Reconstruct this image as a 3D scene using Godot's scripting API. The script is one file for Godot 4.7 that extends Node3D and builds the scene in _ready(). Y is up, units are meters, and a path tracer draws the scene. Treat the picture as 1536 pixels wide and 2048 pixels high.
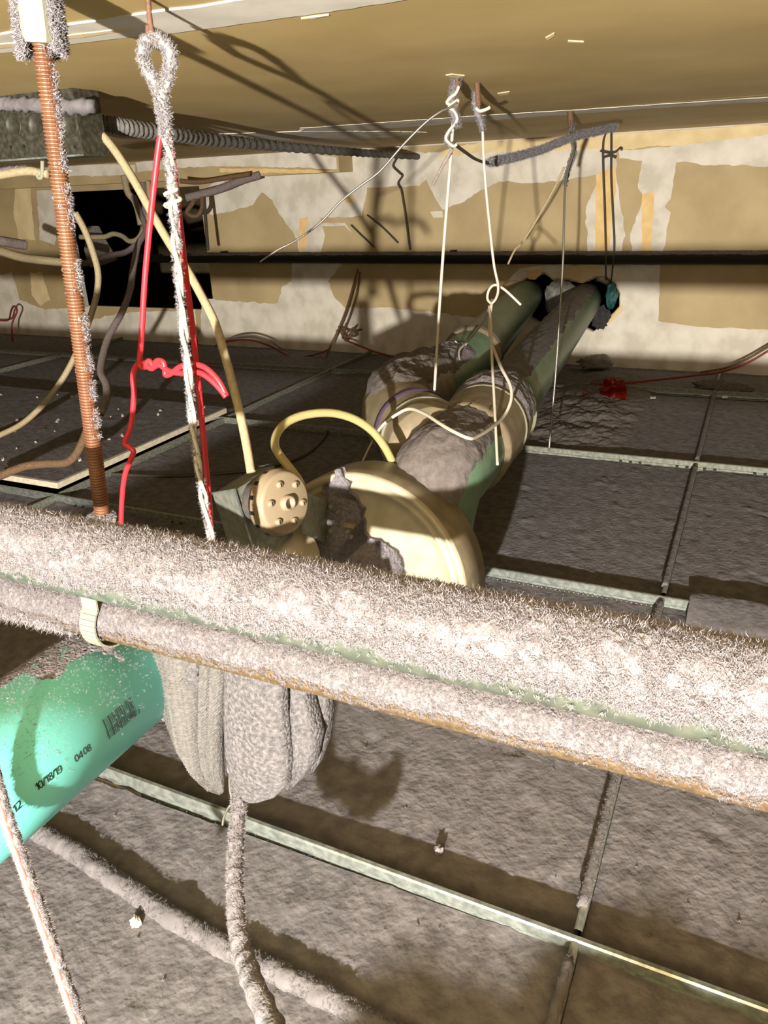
extends Node3D
# A dusty plenum above a suspended ceiling. The tops of the grid tees are at y = 0; the wallboard deck above is at y = 0.687.

const FOCAL := 1538.5
var eye := Vector3(0, 0.575, 0)
var look: Basis
var rng := RandomNumberGenerator.new()
var noise := FastNoiseLite.new()
var fine := FastNoiseLite.new()
var M := {}
var used := {}
var lint: Mesh
var flake: Mesh
var tuft: Mesh

# ---------------------------------------------------------------- pixel to place
func ray(x: float, y: float) -> Vector3:
	return look * Vector3((x - 768.0) / FOCAL, (1024.0 - y) / FOCAL, -1.0)

func pz(x: float, y: float, z: float) -> Vector3:      # where that sight line meets a plane at z
	var d := ray(x, y)
	return eye + d * (z / d.z)

func ph(x: float, y: float, h: float) -> Vector3:      # ... a level at height h
	var d := ray(x, y)
	return eye + d * ((h - eye.y) / d.y)

func pd(x: float, y: float, depth: float) -> Vector3:
	return eye + ray(x, y) * depth

func line_z(list: Array, z0: float, z1: float) -> PackedVector3Array:
	var out := PackedVector3Array()
	for i in list.size():
		var t := float(i) / maxf(1.0, list.size() - 1)
		out.append(pz(list[i][0], list[i][1], lerpf(z0, z1, t)))
	return out

func line_d(list: Array, d0: float, d1: float) -> PackedVector3Array:
	var out := PackedVector3Array()
	for i in list.size():
		var t := float(i) / maxf(1.0, list.size() - 1)
		out.append(pd(list[i][0], list[i][1], lerpf(d0, d1, t)))
	return out

func list_d(list: Array) -> PackedVector3Array:
	var out := PackedVector3Array()
	for p in list:
		out.append(pd(p[0], p[1], p[2]))
	return out

# ---------------------------------------------------------------- naming
func numbered(called: String) -> String:
	var n: int = used.get(called, 0)
	used[called] = n + 1
	return called if n == 0 else "%s_%03d" % [called, n]

func thing(called: String, label: String, category: String, at := Vector3.ZERO, group := "") -> Node3D:
	var o := Node3D.new()
	o.name = numbered(called)
	add_child(o, true)
	o.position = at
	tag(o, label, category, group)
	return o

func tag(o: Node, label: String, category: String, group := "") -> void:
	o.set_meta("label", label)
	o.set_meta("category", category)
	if group:
		o.set_meta("group", group)

func frame_part(called: String, parent: Node = self) -> Node3D:
	var o := Node3D.new()
	o.name = called
	parent.add_child(o, true)
	if parent == self:
		o.set_meta("kind", "structure")
	return o

# points are given in world space; parts live under nodes that only have a position
func home(parent: Node) -> Vector3:
	var p := Vector3.ZERO
	var n: Node = parent
	while n is Node3D and n != self:
		p += n.position
		n = n.get_parent()
	return p

func put(st: SurfaceTool, called: String, mat: Material, parent: Node, normals := true) -> MeshInstance3D:
	if normals:
		st.generate_normals()
	var mesh := st.commit()
	var o := MeshInstance3D.new()
	o.mesh = mesh
	o.material_override = mat
	if parent == self:
		o.name = numbered(called)
	else:
		o.name = called
	parent.add_child(o, true)
	o.position = -home(parent)
	return o

func begin(smooth := true) -> SurfaceTool:
	var st := SurfaceTool.new()
	st.begin(Mesh.PRIMITIVE_TRIANGLES)
	st.set_smooth_group(0 if smooth else -1)
	return st

# ---------------------------------------------------------------- shapes
func tri(st: SurfaceTool, a: Vector3, b: Vector3, c: Vector3, out: Vector3) -> void:
	st.add_vertex(a)
	if (c - a).cross(b - a).dot(out) >= 0.0:
		st.add_vertex(b)
		st.add_vertex(c)
	else:
		st.add_vertex(c)
		st.add_vertex(b)

func quad(st: SurfaceTool, a: Vector3, b: Vector3, c: Vector3, d: Vector3, out: Vector3) -> void:
	tri(st, a, b, c, out)
	tri(st, a, c, d, out)

func smooth(ctrl: PackedVector3Array, per := 8) -> PackedVector3Array:
	var out := PackedVector3Array()
	var n := ctrl.size()
	for i in n - 1:
		var p0 := ctrl[maxi(i - 1, 0)]
		var p3 := ctrl[mini(i + 2, n - 1)]
		for k in per:
			out.append(ctrl[i].cubic_interpolate(ctrl[i + 1], p0, p3, float(k) / per))
	out.append(ctrl[n - 1])
	return out

func frames(pts: PackedVector3Array) -> Array:
	var out := []
	var side := Vector3.ZERO
	for i in pts.size():
		var t := (pts[mini(i + 1, pts.size() - 1)] - pts[maxi(i - 1, 0)]).normalized()
		if side == Vector3.ZERO:
			side = t.cross(Vector3.UP if absf(t.y) < 0.9 else Vector3.RIGHT).normalized()
		else:
			side = (side - t * side.dot(t)).normalized()
		out.append([side, side.cross(t).normalized(), t])
	return out

# r: float, or a Callable(i, n, angle) -> float
func tube(st: SurfaceTool, pts: PackedVector3Array, r, seg := 10, caps := true) -> void:
	var f := frames(pts)
	var rings := []
	for i in pts.size():
		var ring := PackedVector3Array()
		for k in seg:
			var a := TAU * k / seg
			var rr: float = r.call(i, pts.size(), a) if r is Callable else r
			ring.append(pts[i] + (f[i][0] * cos(a) + f[i][1] * sin(a)) * rr)
		rings.append(ring)
	for i in pts.size() - 1:
		for k in seg:
			var j := (k + 1) % seg
			var o: Vector3 = (rings[i][k] + rings[i][j]) * 0.5 - pts[i]
			quad(st, rings[i][k], rings[i][j], rings[i + 1][j], rings[i + 1][k], o)
	if caps:
		for e in [0, pts.size() - 1]:
			var o: Vector3 = f[e][2] * (-1.0 if e == 0 else 1.0)
			for k in seg:
				tri(st, pts[e], rings[e][k], rings[e][(k + 1) % seg], o)

# a turned body along an axis: profile of [distance along, radius]
func lathe(st: SurfaceTool, from: Vector3, axis: Vector3, profile: Array, seg := 32) -> void:
	var t := axis.normalized()
	var u := t.cross(Vector3.UP if absf(t.y) < 0.9 else Vector3.RIGHT).normalized()
	var v := u.cross(t)
	for i in profile.size() - 1:
		var a: Array = profile[i]
		var b: Array = profile[i + 1]
		for k in seg:
			var d0 := u * cos(TAU * k / seg) + v * sin(TAU * k / seg)
			var d1 := u * cos(TAU * (k + 1) / seg) + v * sin(TAU * (k + 1) / seg)
			var mid := d0 + d1
			var along: float = b[0] - a[0]
			var rise: float = b[1] - a[1]
			var out: Vector3 = mid * 0.5 * along - t * rise
			var p0: Vector3 = from + t * a[0] + d0 * a[1]
			var p1: Vector3 = from + t * a[0] + d1 * a[1]
			var p2: Vector3 = from + t * b[0] + d1 * b[1]
			var p3: Vector3 = from + t * b[0] + d0 * b[1]
			if a[1] > 0.0:
				tri(st, p0, p1, p2, out)
			if b[1] > 0.0:
				tri(st, p0, p2, p3, out)

func hexa(st: SurfaceTool, o: Vector3, a: Vector3, b: Vector3, c: Vector3) -> void:   # a slanted box from a corner and three edges
	var m := o + (a + b + c) * 0.5
	for s in [[a, b, c], [b, c, a], [c, a, b]]:
		for e in [0.0, 1.0]:
			var p: Vector3 = o + s[2] * e
			quad(st, p, p + s[0], p + s[0] + s[1], p + s[1], p + (s[0] + s[1]) * 0.5 - m)

func box(st: SurfaceTool, mid: Vector3, size: Vector3) -> void:
	hexa(st, mid - size * 0.5, Vector3(size.x, 0, 0), Vector3(0, size.y, 0), Vector3(0, 0, size.z))

func extrude(st: SurfaceTool, poly: PackedVector2Array, place: Callable, depth: Vector3) -> void:   # flat outline, place(Vector2) -> Vector3, thickness along depth
	var ids := Geometry2D.triangulate_polygon(poly)
	for i in range(0, ids.size(), 3):
		var a: Vector3 = place.call(poly[ids[i]])
		var b: Vector3 = place.call(poly[ids[i + 1]])
		var c: Vector3 = place.call(poly[ids[i + 2]])
		tri(st, a + depth, b + depth, c + depth, depth)
		tri(st, a, b, c, -depth)
	var area := 0.0
	for i in poly.size():
		area += poly[i].cross(poly[(i + 1) % poly.size()])
	for i in poly.size():
		var p := poly[i]
		var q := poly[(i + 1) % poly.size()]
		var n := (q - p).orthogonal() * (1.0 if area < 0.0 else -1.0)
		var a: Vector3 = place.call(p)
		var b: Vector3 = place.call(q)
		var o: Vector3 = place.call(p + n.normalized() * 0.001)
		quad(st, a, b, b + depth, a + depth, o - a)

func ragged(poly: PackedVector2Array, step: float, amp: float) -> PackedVector2Array:
	var out := PackedVector2Array()
	for i in poly.size():
		var p := poly[i]
		var q := poly[(i + 1) % poly.size()]
		var n := maxi(1, int(p.distance_to(q) / step))
		for k in n:
			var t := p.lerp(q, float(k) / n)
			out.append(t + Vector2(noise.get_noise_2d(t.x * 900.0, t.y * 900.0) + 0.6 * fine.get_noise_2d(t.x * 2500.0, t.y * 2500.0), noise.get_noise_2d(t.y * 900.0 + 77.0, t.x * 900.0) + 0.6 * fine.get_noise_2d(t.y * 2500.0, t.x * 2500.0 + 31.0)) * amp)
	return out

# ---------------------------------------------------------------- lint
func make_tuft(strands: int, length: float, width: float, spread: float) -> Mesh:
	var st := begin(false)
	for i in strands:
		var root := Vector3(rng.randfn() * spread, -0.0005, rng.randfn() * spread)
		var d := Vector3(rng.randfn() * 0.6, 0.55 + rng.randf() * 0.6, rng.randfn() * 0.6).normalized()
		var l := length * rng.randf_range(0.5, 1.2)
		var w := d.cross(Vector3(rng.randfn(), rng.randfn(), rng.randfn())).normalized() * width
		var mid := root + d * l * 0.55
		var tip := mid + (d + Vector3(rng.randfn(), rng.randfn() * 0.6, rng.randfn()) * 0.7).normalized() * l * 0.5
		var o := d.cross(w)
		tri(st, root - w, root + w, mid + w * 0.8, o)
		tri(st, root - w, mid + w * 0.8, mid - w * 0.8, o)
		tri(st, mid - w * 0.8, mid + w * 0.8, tip, o)
	st.generate_normals()
	return st.commit()

func make_puff(strands: int, radius: float, width: float) -> Mesh:    # a ball of short curled fibres
	var st := begin(false)
	for i in strands:
		var root := Vector3(rng.randfn(), rng.randfn(), rng.randfn()) * radius * 0.35
		var d := Vector3(rng.randfn(), rng.randfn(), rng.randfn()).normalized()
		var l := radius * rng.randf_range(0.6, 1.1)
		var w := d.cross(Vector3(rng.randfn(), rng.randfn(), rng.randfn())).normalized() * width
		var mid := root + d * l * 0.6
		var tip := mid + (d + Vector3(rng.randfn(), rng.randfn(), rng.randfn()) * 0.8).normalized() * l * 0.5
		tri(st, root - w, root + w, mid + w, d.cross(w))
		tri(st, root - w, mid + w, mid - w, d.cross(w))
		tri(st, mid - w, mid + w, tip, d.cross(w))
	for i in 8:
		var a := Vector3(rng.randfn(), rng.randfn(), rng.randfn()).normalized() * radius * 0.5
		var b := Vector3(rng.randfn(), rng.randfn(), rng.randfn()).normalized() * radius * 0.5
		var c := Vector3(rng.randfn(), rng.randfn(), rng.randfn()).normalized() * radius * 0.5
		tri(st, a, b, c, a + b + c)
	st.generate_normals()
	return st.commit()

func scatter(parent: Node, called: String, mesh: Mesh, mat: Material, list: Array) -> MultiMeshInstance3D:   # list of Transform3D in world space
	var mm := MultiMesh.new()
	mm.transform_format = MultiMesh.TRANSFORM_3D
	mm.mesh = mesh
	mm.instance_count = list.size()
	var h := home(parent)
	for i in list.size():
		var t: Transform3D = list[i]
		t.origin -= h
		mm.set_instance_transform(i, t)
	var o := MultiMeshInstance3D.new()
	o.multimesh = mm
	o.material_override = mat
	o.name = called
	parent.add_child(o, true)
	o.set_meta("kind", "stuff")
	return o

func stand(at: Vector3, up: Vector3, size: float) -> Transform3D:
	var u := up.normalized()
	var s := u.cross(Vector3(rng.randfn(), rng.randfn(), rng.randfn())).normalized()
	return Transform3D(Basis(s, u, s.cross(u)).scaled_local(Vector3.ONE * size), at)

func fuzz_along(pts: PackedVector3Array, r: float, per_metre: float, size: float, keep: Callable) -> Array:   # keep(point, outward) -> chance
	var list := []
	var f := frames(pts)
	for i in pts.size() - 1:
		var seg := pts[i].distance_to(pts[i + 1])
		var n := int(seg * per_metre + rng.randf())
		for k in n:
			var a := rng.randf() * TAU
			var o: Vector3 = f[i][0] * cos(a) + f[i][1] * sin(a)
			var p := pts[i].lerp(pts[i + 1], rng.randf()) + o * r
			if rng.randf() < keep.call(p, o):
				list.append(stand(p, o + Vector3(0, -0.1, 0), size * rng.randf_range(0.6, 1.3)))
	return list

# ---------------------------------------------------------------- materials
func noise_tex(freq: float, ramp: Array, sd: int, octaves := 4, size := 512) -> NoiseTexture2D:
	var n := FastNoiseLite.new()
	n.seed = sd
	n.noise_type = FastNoiseLite.TYPE_SIMPLEX_SMOOTH
	n.frequency = freq
	n.fractal_octaves = octaves
	var g := Gradient.new()
	var offs := PackedFloat32Array()
	var cols := PackedColorArray()
	for c in ramp:
		offs.append(c[0])
		cols.append(c[1])
	g.offsets = offs
	g.colors = cols
	var t := NoiseTexture2D.new()
	t.width = size
	t.height = size
	t.seamless = true
	t.noise = n
	t.color_ramp = g
	return t

func plain(col: Color, rough := 0.8, metal := 0.0) -> StandardMaterial3D:
	var m := StandardMaterial3D.new()
	m.albedo_color = col
	m.roughness = rough
	m.metallic = metal
	m.cull_mode = BaseMaterial3D.CULL_DISABLED
	return m

func mottled(tex: Texture2D, scale: float, rough := 0.85, metal := 0.0, height: Texture2D = null, relief := 0.0) -> StandardMaterial3D:
	var m := plain(Color.WHITE, rough, metal)
	m.albedo_texture = tex
	m.uv1_triplanar = true
	m.uv1_world_triplanar = true
	m.uv1_scale = Vector3.ONE * scale
	if height:
		m.heightmap_enabled = true
		m.heightmap_texture = height
		m.heightmap_scale = relief
	return m

func make_materials() -> void:
	var grey := noise_tex(0.05, [[0.0, Color.BLACK], [1.0, Color.WHITE]], 5, 5)
	var lumpy := noise_tex(0.012, [[0.0, Color.BLACK], [1.0, Color.WHITE]], 6, 5)
	M.dust_floor = mottled(noise_tex(0.02, [[0.2, Color(0.33, 0.313, 0.315)], [0.5, Color(0.38, 0.362, 0.363)], [0.8, Color(0.42, 0.402, 0.403)]], 11, 6), 3.7, 0.95, 0.0, grey, 0.10)
	M.dust = mottled(noise_tex(0.03, [[0.2, Color(0.36, 0.34, 0.345)], [0.5, Color(0.43, 0.41, 0.413)], [0.8, Color(0.49, 0.465, 0.47)]], 12, 5), 9.0, 0.95, 0.0, grey, 0.15)
	M.lint = plain(Color(0.51, 0.488, 0.492), 0.95)
	M.lint_grey = plain(Color(0.42, 0.402, 0.406), 0.95)
	M.tan = mottled(noise_tex(0.006, [[0.2, Color(0.66, 0.58, 0.42)], [0.5, Color(0.70, 0.62, 0.455)], [0.85, Color(0.73, 0.65, 0.485)]], 13, 5), 1.3, 0.75)
	M.deck = mottled(noise_tex(0.008, [[0.15, Color(0.70, 0.60, 0.385)], [0.5, Color(0.73, 0.63, 0.41)], [0.85, Color(0.76, 0.66, 0.44)]], 14, 6), 1.1, 0.62)
	M.compound = mottled(noise_tex(0.01, [[0.2, Color(0.78, 0.75, 0.68)], [0.5, Color(0.84, 0.81, 0.745)], [0.85, Color(0.875, 0.85, 0.79)]], 15, 5), 2.0, 0.85)
	M.compound_warm = mottled(noise_tex(0.01, [[0.2, Color(0.83, 0.74, 0.55)], [0.8, Color(0.89, 0.81, 0.62)]], 16, 4), 2.0, 0.85)
	M.tape = mottled(noise_tex(0.02, [[0.2, Color(0.86, 0.72, 0.47)], [0.8, Color(0.90, 0.78, 0.55)]], 17, 4), 2.0, 0.8)
	M.white_mud = mottled(noise_tex(0.01, [[0.2, Color(0.80, 0.77, 0.71)], [0.8, Color(0.86, 0.83, 0.77)]], 18, 4), 3.0, 0.9)
	M.galv = mottled(noise_tex(0.02, [[0.2, Color(0.48, 0.50, 0.48)], [0.8, Color(0.62, 0.64, 0.61)]], 19, 4), 8.0, 0.42, 0.65)
	M.galv_dull = mottled(noise_tex(0.02, [[0.2, Color(0.40, 0.41, 0.37)], [0.8, Color(0.54, 0.54, 0.49)]], 20, 4), 8.0, 0.6, 0.35)
	M.pipe_steel = mottled(noise_tex(0.02, [[0.2, Color(0.22, 0.24, 0.21)], [0.8, Color(0.33, 0.34, 0.29)]], 21, 4), 8.0, 0.6, 0.2)
	M.pipe_brown = mottled(noise_tex(0.03, [[0.2, Color(0.26, 0.20, 0.13)], [0.8, Color(0.40, 0.32, 0.20)]], 22, 4), 8.0, 0.7, 0.1)
	M.iron = plain(Color(0.10, 0.085, 0.07), 0.8)
	M.copper = mottled(noise_tex(0.02, [[0.15, Color(0.38, 0.25, 0.17)], [0.5, Color(0.47, 0.31, 0.22)], [0.85, Color(0.49, 0.36, 0.24)]], 23, 3), 4.0, 0.55, 0.3)
	M.rust = mottled(noise_tex(0.03, [[0.2, Color(0.29, 0.20, 0.14)], [0.8, Color(0.44, 0.30, 0.21)]], 24, 4), 20.0, 0.8)
	M.turquoise = plain(Color(0.52, 0.93, 0.89), 0.4)
	M.green = mottled(noise_tex(0.012, [[0.2, Color(0.31, 0.41, 0.33)], [0.8, Color(0.38, 0.48, 0.38)]], 25, 3), 4.0, 0.42)
	M.beige = mottled(noise_tex(0.012, [[0.2, Color(0.60, 0.57, 0.48)], [0.8, Color(0.66, 0.63, 0.54)]], 26, 3), 5.0, 0.35)
	M.fitting = mottled(noise_tex(0.012, [[0.2, Color(0.42, 0.38, 0.30)], [0.8, Color(0.53, 0.48, 0.38)]], 27, 3), 6.0, 0.5)
	M.knob = plain(Color(0.52, 0.46, 0.37), 0.5)
	M.cable = mottled(noise_tex(0.03, [[0.2, Color(0.58, 0.52, 0.40)], [0.8, Color(0.67, 0.61, 0.48)]], 28, 3), 10.0, 0.6)
	M.cable_grey = mottled(noise_tex(0.03, [[0.2, Color(0.42, 0.37, 0.35)], [0.8, Color(0.54, 0.49, 0.47)]], 29, 3), 10.0, 0.9)
	M.cable_brown = mottled(noise_tex(0.03, [[0.2, Color(0.33, 0.25, 0.17)], [0.8, Color(0.45, 0.35, 0.25)]], 30, 3), 10.0, 0.9)
	M.armour = mottled(noise_tex(0.03, [[0.2, Color(0.33, 0.32, 0.30)], [0.8, Color(0.45, 0.43, 0.41)]], 31, 3), 10.0, 0.9)
	M.red = plain(Color(0.74, 0.16, 0.19), 0.38)
	M.red_dull = plain(Color(0.48, 0.17, 0.15), 0.6)
	M.wire_white = plain(Color(0.70, 0.67, 0.60), 0.5, 0.1)
	M.wire_steel = plain(Color(0.48, 0.46, 0.43), 0.4, 0.6)
	M.wire_dark = plain(Color(0.26, 0.23, 0.19), 0.6, 0.2)
	M.cream = plain(Color(0.52, 0.51, 0.43), 0.8)
	M.hose = plain(Color(0.60, 0.56, 0.38), 0.2)
	M.hose.clearcoat_enabled = true
	M.hose.clearcoat = 0.6
	M.hose.clearcoat_roughness = 0.1
	M.hose.subsurf_scatter_enabled = true
	M.hose.subsurf_scatter_strength = 0.15
	M.purple = plain(Color(0.26, 0.20, 0.30), 0.5)
	M.black = plain(Color(0.03, 0.03, 0.03), 0.6)
	M.ink = plain(Color(0.05, 0.10, 0.09), 0.7)
	M.cloth = mottled(noise_tex(0.04, [[0.2, Color(0.26, 0.25, 0.25)], [0.5, Color(0.35, 0.335, 0.335)], [0.8, Color(0.43, 0.41, 0.41)]], 32, 5), 9.0, 1.0, 0.0, grey, 0.2)
	M.knit = mottled(noise_tex(0.04, [[0.2, Color(0.29, 0.28, 0.265)], [0.8, Color(0.42, 0.405, 0.39)]], 33, 4), 12.0, 0.9, 0.0, grey, 0.1)
	M.foil = plain(Color(0.50, 0.06, 0.03), 0.2, 0.35)
	M.teal = plain(Color(0.05, 0.27, 0.26), 0.6)
	M.dark_sheet = mottled(noise_tex(0.02, [[0.2, Color(0.13, 0.12, 0.12)], [0.8, Color(0.24, 0.23, 0.23)]], 34, 4), 10.0, 0.9)
	M.grey_sheet = mottled(noise_tex(0.02, [[0.2, Color(0.40, 0.385, 0.36)], [0.8, Color(0.52, 0.50, 0.47)]], 35, 4), 6.0, 0.9)
	M.board = mottled(noise_tex(0.02, [[0.2, Color(0.72, 0.68, 0.59)], [0.8, Color(0.80, 0.76, 0.67)]], 36, 4), 6.0, 0.9)
	M.debris = mottled(noise_tex(0.03, [[0.2, Color(0.33, 0.30, 0.28)], [0.8, Color(0.43, 0.40, 0.38)]], 37, 5), 6.0, 0.95, 0.0, lumpy, 0.3)
	M.dark_metal = mottled(noise_tex(0.02, [[0.2, Color(0.17, 0.16, 0.13)], [0.8, Color(0.27, 0.26, 0.21)]], 38, 4), 12.0, 0.55, 0.3)
	M.lamp_body = plain(Color(0.75, 0.55, 0.05), 0.5)

# ================================================================ the scene
func _ready() -> void:
	rng.seed = 7
	noise.seed = 3
	noise.frequency = 0.02
	noise.fractal_octaves = 3
	fine.seed = 9
	fine.frequency = 0.06
	fine.fractal_octaves = 3
	var cam := Camera3D.new()
	cam.name = "camera"
	look = Basis.from_euler(Vector3(-0.4036, 0.4487, -0.0428), EULER_ORDER_YXZ)
	cam.transform = Transform3D(look, eye)
	cam.keep_aspect = Camera3D.KEEP_HEIGHT
	cam.fov = rad_to_deg(2.0 * atan(1024.0 / FOCAL))
	cam.near = 0.02
	add_child(cam)
	cam.current = true
	var env := Environment.new()
	env.background_mode = Environment.BG_COLOR
	env.background_color = Color.BLACK
	env.tonemap_mode = Environment.TONE_MAPPER_LINEAR
	env.tonemap_exposure = 0.96
	env.sdfgi_enabled = true
	env.ssao_enabled = true
	env.ssil_enabled = true
	var we := WorldEnvironment.new()
	we.name = "world"
	we.environment = env
	add_child(we)
	make_materials()
	build_lamp(Vector3(0.116, 0.448, 1.0), 14.0)
	lint = make_tuft(10, 0.0021, 0.00010, 0.0009)
	flake = make_puff(34, 0.0024, 0.00011)
	tuft = make_tuft(14, 0.0052, 0.00014, 0.0016)
	build_floor()
	build_walls()
	build_deck()
	build_sprinkler_pipes()
	build_rod()
	build_rope_and_red_wire()
	build_turquoise_pipe()
	build_cloth()
	build_drum()
	build_drain_pipes()
	build_hanger_wires()
	build_left_side()
	build_floor_things()

# ---------------------------------------------------------------- lamp behind the photographer
func build_lamp(at: Vector3, energy: float) -> void:
	var t := thing("work_light", "yellow work light on a post stand, shining across the plenum", "lamp", Vector3(at.x, -0.02, at.z + 0.03))
	var aim := (Vector3(-0.75, 0.30, -2.62) - at).normalized()
	var st := begin(false)
	lathe(st, at + aim * -0.005, -aim, [[0.0, 0.034], [0.0, 0.04], [0.03, 0.04], [0.06, 0.025], [0.06, 0.0]], 24)
	put(st, "housing", M.lamp_body, t)
	st = begin()
	tube(st, PackedVector3Array([Vector3(at.x, -0.02, at.z + 0.03), Vector3(at.x, at.y - 0.035, at.z + 0.03)]), 0.008, 10)
	put(st, "post", M.wire_dark, t)
	st = begin(false)
	box(st, Vector3(at.x, -0.014, at.z + 0.03), Vector3(0.16, 0.014, 0.16))
	put(st, "base", M.wire_dark, t)
	var glow := plain(Color.WHITE, 0.4)
	glow.emission_enabled = true
	glow.emission = Color(1.0, 0.97, 0.92)
	glow.emission_energy_multiplier = 4.0
	st = begin(false)
	lathe(st, at + aim * -0.008, aim, [[0.0, 0.032], [0.004, 0.03], [0.006, 0.0]], 24)
	put(st, "lamp_lens", glow, t)
	var l := SpotLight3D.new()
	l.name = "lamp_light"
	l.position = at + aim * 0.01 - home(t)
	l.light_energy = energy
	l.light_color = Color(1.0, 0.975, 0.94)
	l.light_size = 0.013
	l.spot_range = 12.0
	l.spot_attenuation = 2.0
	l.spot_angle = 74.0
	l.spot_angle_attenuation = 0.6
	l.shadow_enabled = true
	t.add_child(l)
	l.basis = Basis.looking_at(aim, Vector3.UP)

# ---------------------------------------------------------------- the suspended ceiling, seen from above
const GRID_Z := -0.4618
const GRID_X := -0.0629
const STEP := 0.6096

func tile_height(x: float, z: float, amp: float) -> float:
	return amp * (noise.get_noise_2d(x * 200.0, z * 200.0) * 0.55 + fine.get_noise_2d(x * 420.0, z * 420.0) * 0.16 + 3.4 * maxf(0.0, noise.get_noise_2d(x * 700.0 + 300.0, z * 700.0) - 0.38) - 3.0 * maxf(0.0, noise.get_noise_2d(x * 800.0 - 900.0, z * 800.0) - 0.42))

func tile(parent: Node, x0: float, x1: float, z0: float, z1: float, cell: float, top: float, amp: float, edge: Material = null) -> void:
	var st := begin()
	var nx := maxi(1, int((x1 - x0) / cell))
	var nz := maxi(1, int((z1 - z0) / cell))
	var g := []
	for j in nz + 1:
		var row := PackedVector3Array()
		for i in nx + 1:
			var x := lerpf(x0, x1, float(i) / nx)
			var z := lerpf(z0, z1, float(j) / nz)
			row.append(Vector3(x, top + tile_height(x, z, amp), z))
		g.append(row)
	for j in nz:
		for i in nx:
			quad(st, g[j][i], g[j][i + 1], g[j + 1][i + 1], g[j + 1][i], Vector3.UP)
	var o := put(st, "ceiling_tile", M.dust_floor, parent)
	var s2 := begin(false)
	box(s2, Vector3((x0 + x1) * 0.5, top - 0.0075 - amp, (z0 + z1) * 0.5), Vector3(x1 - x0, 0.013, z1 - z0))
	put(s2, "tile_core", edge if edge else M.board, o)

func tee(parent: Node, called: String, a: Vector3, b: Vector3, mat: Material) -> MeshInstance3D:
	var dir := (b - a).normalized()
	var side := dir.cross(Vector3.UP).normalized()
	var prof := [[-0.0012, -0.036], [-0.0012, -0.013], [-0.0034, -0.011], [-0.0034, -0.0015], [-0.0018, 0.0], [0.0018, 0.0], [0.0034, -0.0015], [0.0034, -0.011], [0.0012, -0.013], [0.0012, -0.036], [0.012, -0.0365], [0.012, -0.038], [-0.012, -0.038], [-0.012, -0.0365]]
	var st := begin(false)
	var n := prof.size()
	for i in n:
		var p: Array = prof[i]
		var q: Array = prof[(i + 1) % n]
		var u: Vector3 = side * float(p[0]) + Vector3.UP * float(p[1])
		var v: Vector3 = side * float(q[0]) + Vector3.UP * float(q[1])
		var mid := (u + v) * 0.5
		var out := dir.cross(v - u)
		if i < 10 and out.dot(mid - Vector3.UP * -0.012) < 0.0 and (i in [0, 2, 3, 4, 5, 6, 8]):
			out = -out
		quad(st, a + u, b + u, b + v, a + v, out)
	return put(st, called, mat, parent)

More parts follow.
